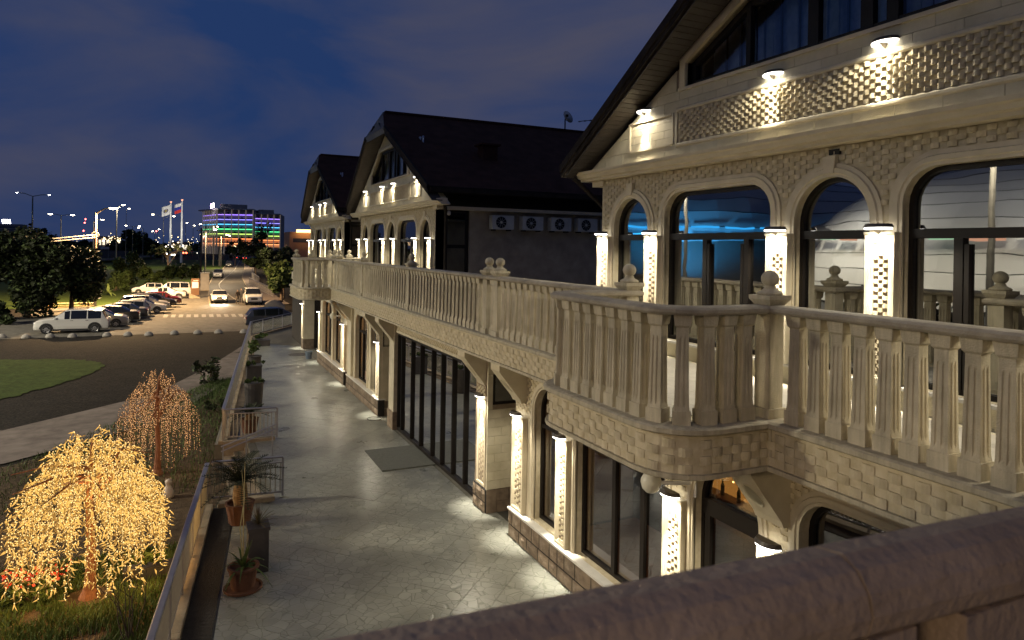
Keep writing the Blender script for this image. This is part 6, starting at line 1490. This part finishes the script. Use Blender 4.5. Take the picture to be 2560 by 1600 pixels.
for z,h,st in ((8.3,.9,3.5),(10.2,.35,2.0)):
    mb=MB()
    for j in range(48):
        a,b=2*PI*j/48,2*PI*(j+.85)/48; r=SRd*1.012
        mb.add([(SC[0]+r*math.cos(a),SC[1]+r*math.sin(a),z),(SC[0]+r*math.cos(b),SC[1]+r*math.sin(b),z),(SC[0]+r*math.cos(b),SC[1]+r*math.sin(b),z+h),(SC[0]+r*math.cos(a),SC[1]+r*math.sin(a),z+h)],[(0,1,2,3)])
    mb.build('light_ring',emat('blue_ring%d'%int(z),(.04,.45,1),st),S_,fix=False)
for a in (-.2,-.75,-1.3,.35):
    ld=bpy.data.lights.new('stadium_wash','SPOT'); ld.spot_size=math.radians(120); ld.spot_blend=.6; ld.energy=14000; ld.color=(.08,.5,1); ld.shadow_soft_size=1; lo=bpy.data.objects.new('light',ld); COL.objects.link(lo); lo.parent=S_; lo.location=((SRd+9)*math.cos(a),(SRd+9)*math.sin(a),5); lo.rotation_euler=Vector((-math.cos(a),-math.sin(a),.75)).to_track_quat('-Z','Y').to_euler()
AC_=(-88,46); A_=shell('arena','pale ribbed arena with low white roof across the street',AC_,40,17.5,mat('arena_skin',(.62,.61,.57),.5,(.58,.57,.53),.2),14,squash=.8,z0=1)
mb=MB(); cols=[(1,.9,.7),(1,.5,.3),(.6,1,.6),(1,1,1)]
for j in range(60):
    a=2*PI*j/60; b=a+2*PI/60*.8; r=40.4
    if math.cos(a)<.1: continue
    MB().add([(AC_[0]+r*math.cos(a),AC_[1]+r*.8*math.sin(a),7.6),(AC_[0]+r*math.cos(b),AC_[1]+r*.8*math.sin(b),7.6),(AC_[0]+r*math.cos(b),AC_[1]+r*.8*math.sin(b),8.5),(AC_[0]+r*math.cos(a),AC_[1]+r*.8*math.sin(a),8.5)],[(0,1,2,3)]).build('lit_window',emat('arena_win%d'%(j%4),cols[j%4],1.2),A_,fix=False)
street_lamp('tall double-armed street lamp by the arena forecourt',-30,26,14.5,[(-1.6,.6,.3),(1.6,-.6,.3)],.2,15500,(1,.90,.68),.5)
street_lamp('tall double-armed street lamp between arena and stadium',-34,60,14.5,[(-1.6,.6,.3),(1.6,-.6,.3)],.2,15500,(1,.90,.68),.5)
street_lamp('unseen double-armed street lamp added as fill south of the arena forecourt',-24,-13,13,[(-1.5,.6,.3),(1.5,-.6,.3)],.2,6500,(1,.74,.46),.5)  # out-of-view lamp added to brighten faces turned towards the camera
for i,(x,y) in enumerate(((-15,11),(-16,15),(-15,19),(-17,7),(-16,23))):
    bush('hedge_bush','dark dense hedge bush across the street '+['facing the centre arch','facing the wide window','beyond the wide window','nearest the deck','beyond the last arch'][i],(x,y,-.45),2.2,4.6,1400,.3,('leaf3','leaf1'),200+i)

for i,(a,z) in enumerate(((.15,13.5),(-.5,13.5))):
    x,y=AC_[0]+46*math.cos(a),AC_[1]+40*math.sin(a)
    t=thing('floodlight',['floodlight on a pole facing the arena middle','floodlight on a pole facing the arena end'][i],'floodlight',(x,y,-.5))
    MB().tube([(x,y,-.5),(x,y,z-1)],.12,6).build('pole',M['pole'],t); MB().box(x-.3,x+.3,y-.3,y+.3,z-1,z-.6).build('housing',M['trim'],t)
    ld=bpy.data.lights.new('arena_flood','SPOT'); ld.energy=6500; ld.color=(1,.96,.86); ld.spot_size=math.radians(110); ld.spot_blend=.7; ld.shadow_soft_size=.3
    lo=bpy.data.objects.new('light',ld); COL.objects.link(lo); lo.parent=t; lo.location=(-.4*math.cos(a),-.4*math.sin(a),z-.2); lo.rotation_euler=Vector((-math.cos(a),-math.sin(a),-.15)).to_track_quat('-Z','Y').to_euler()
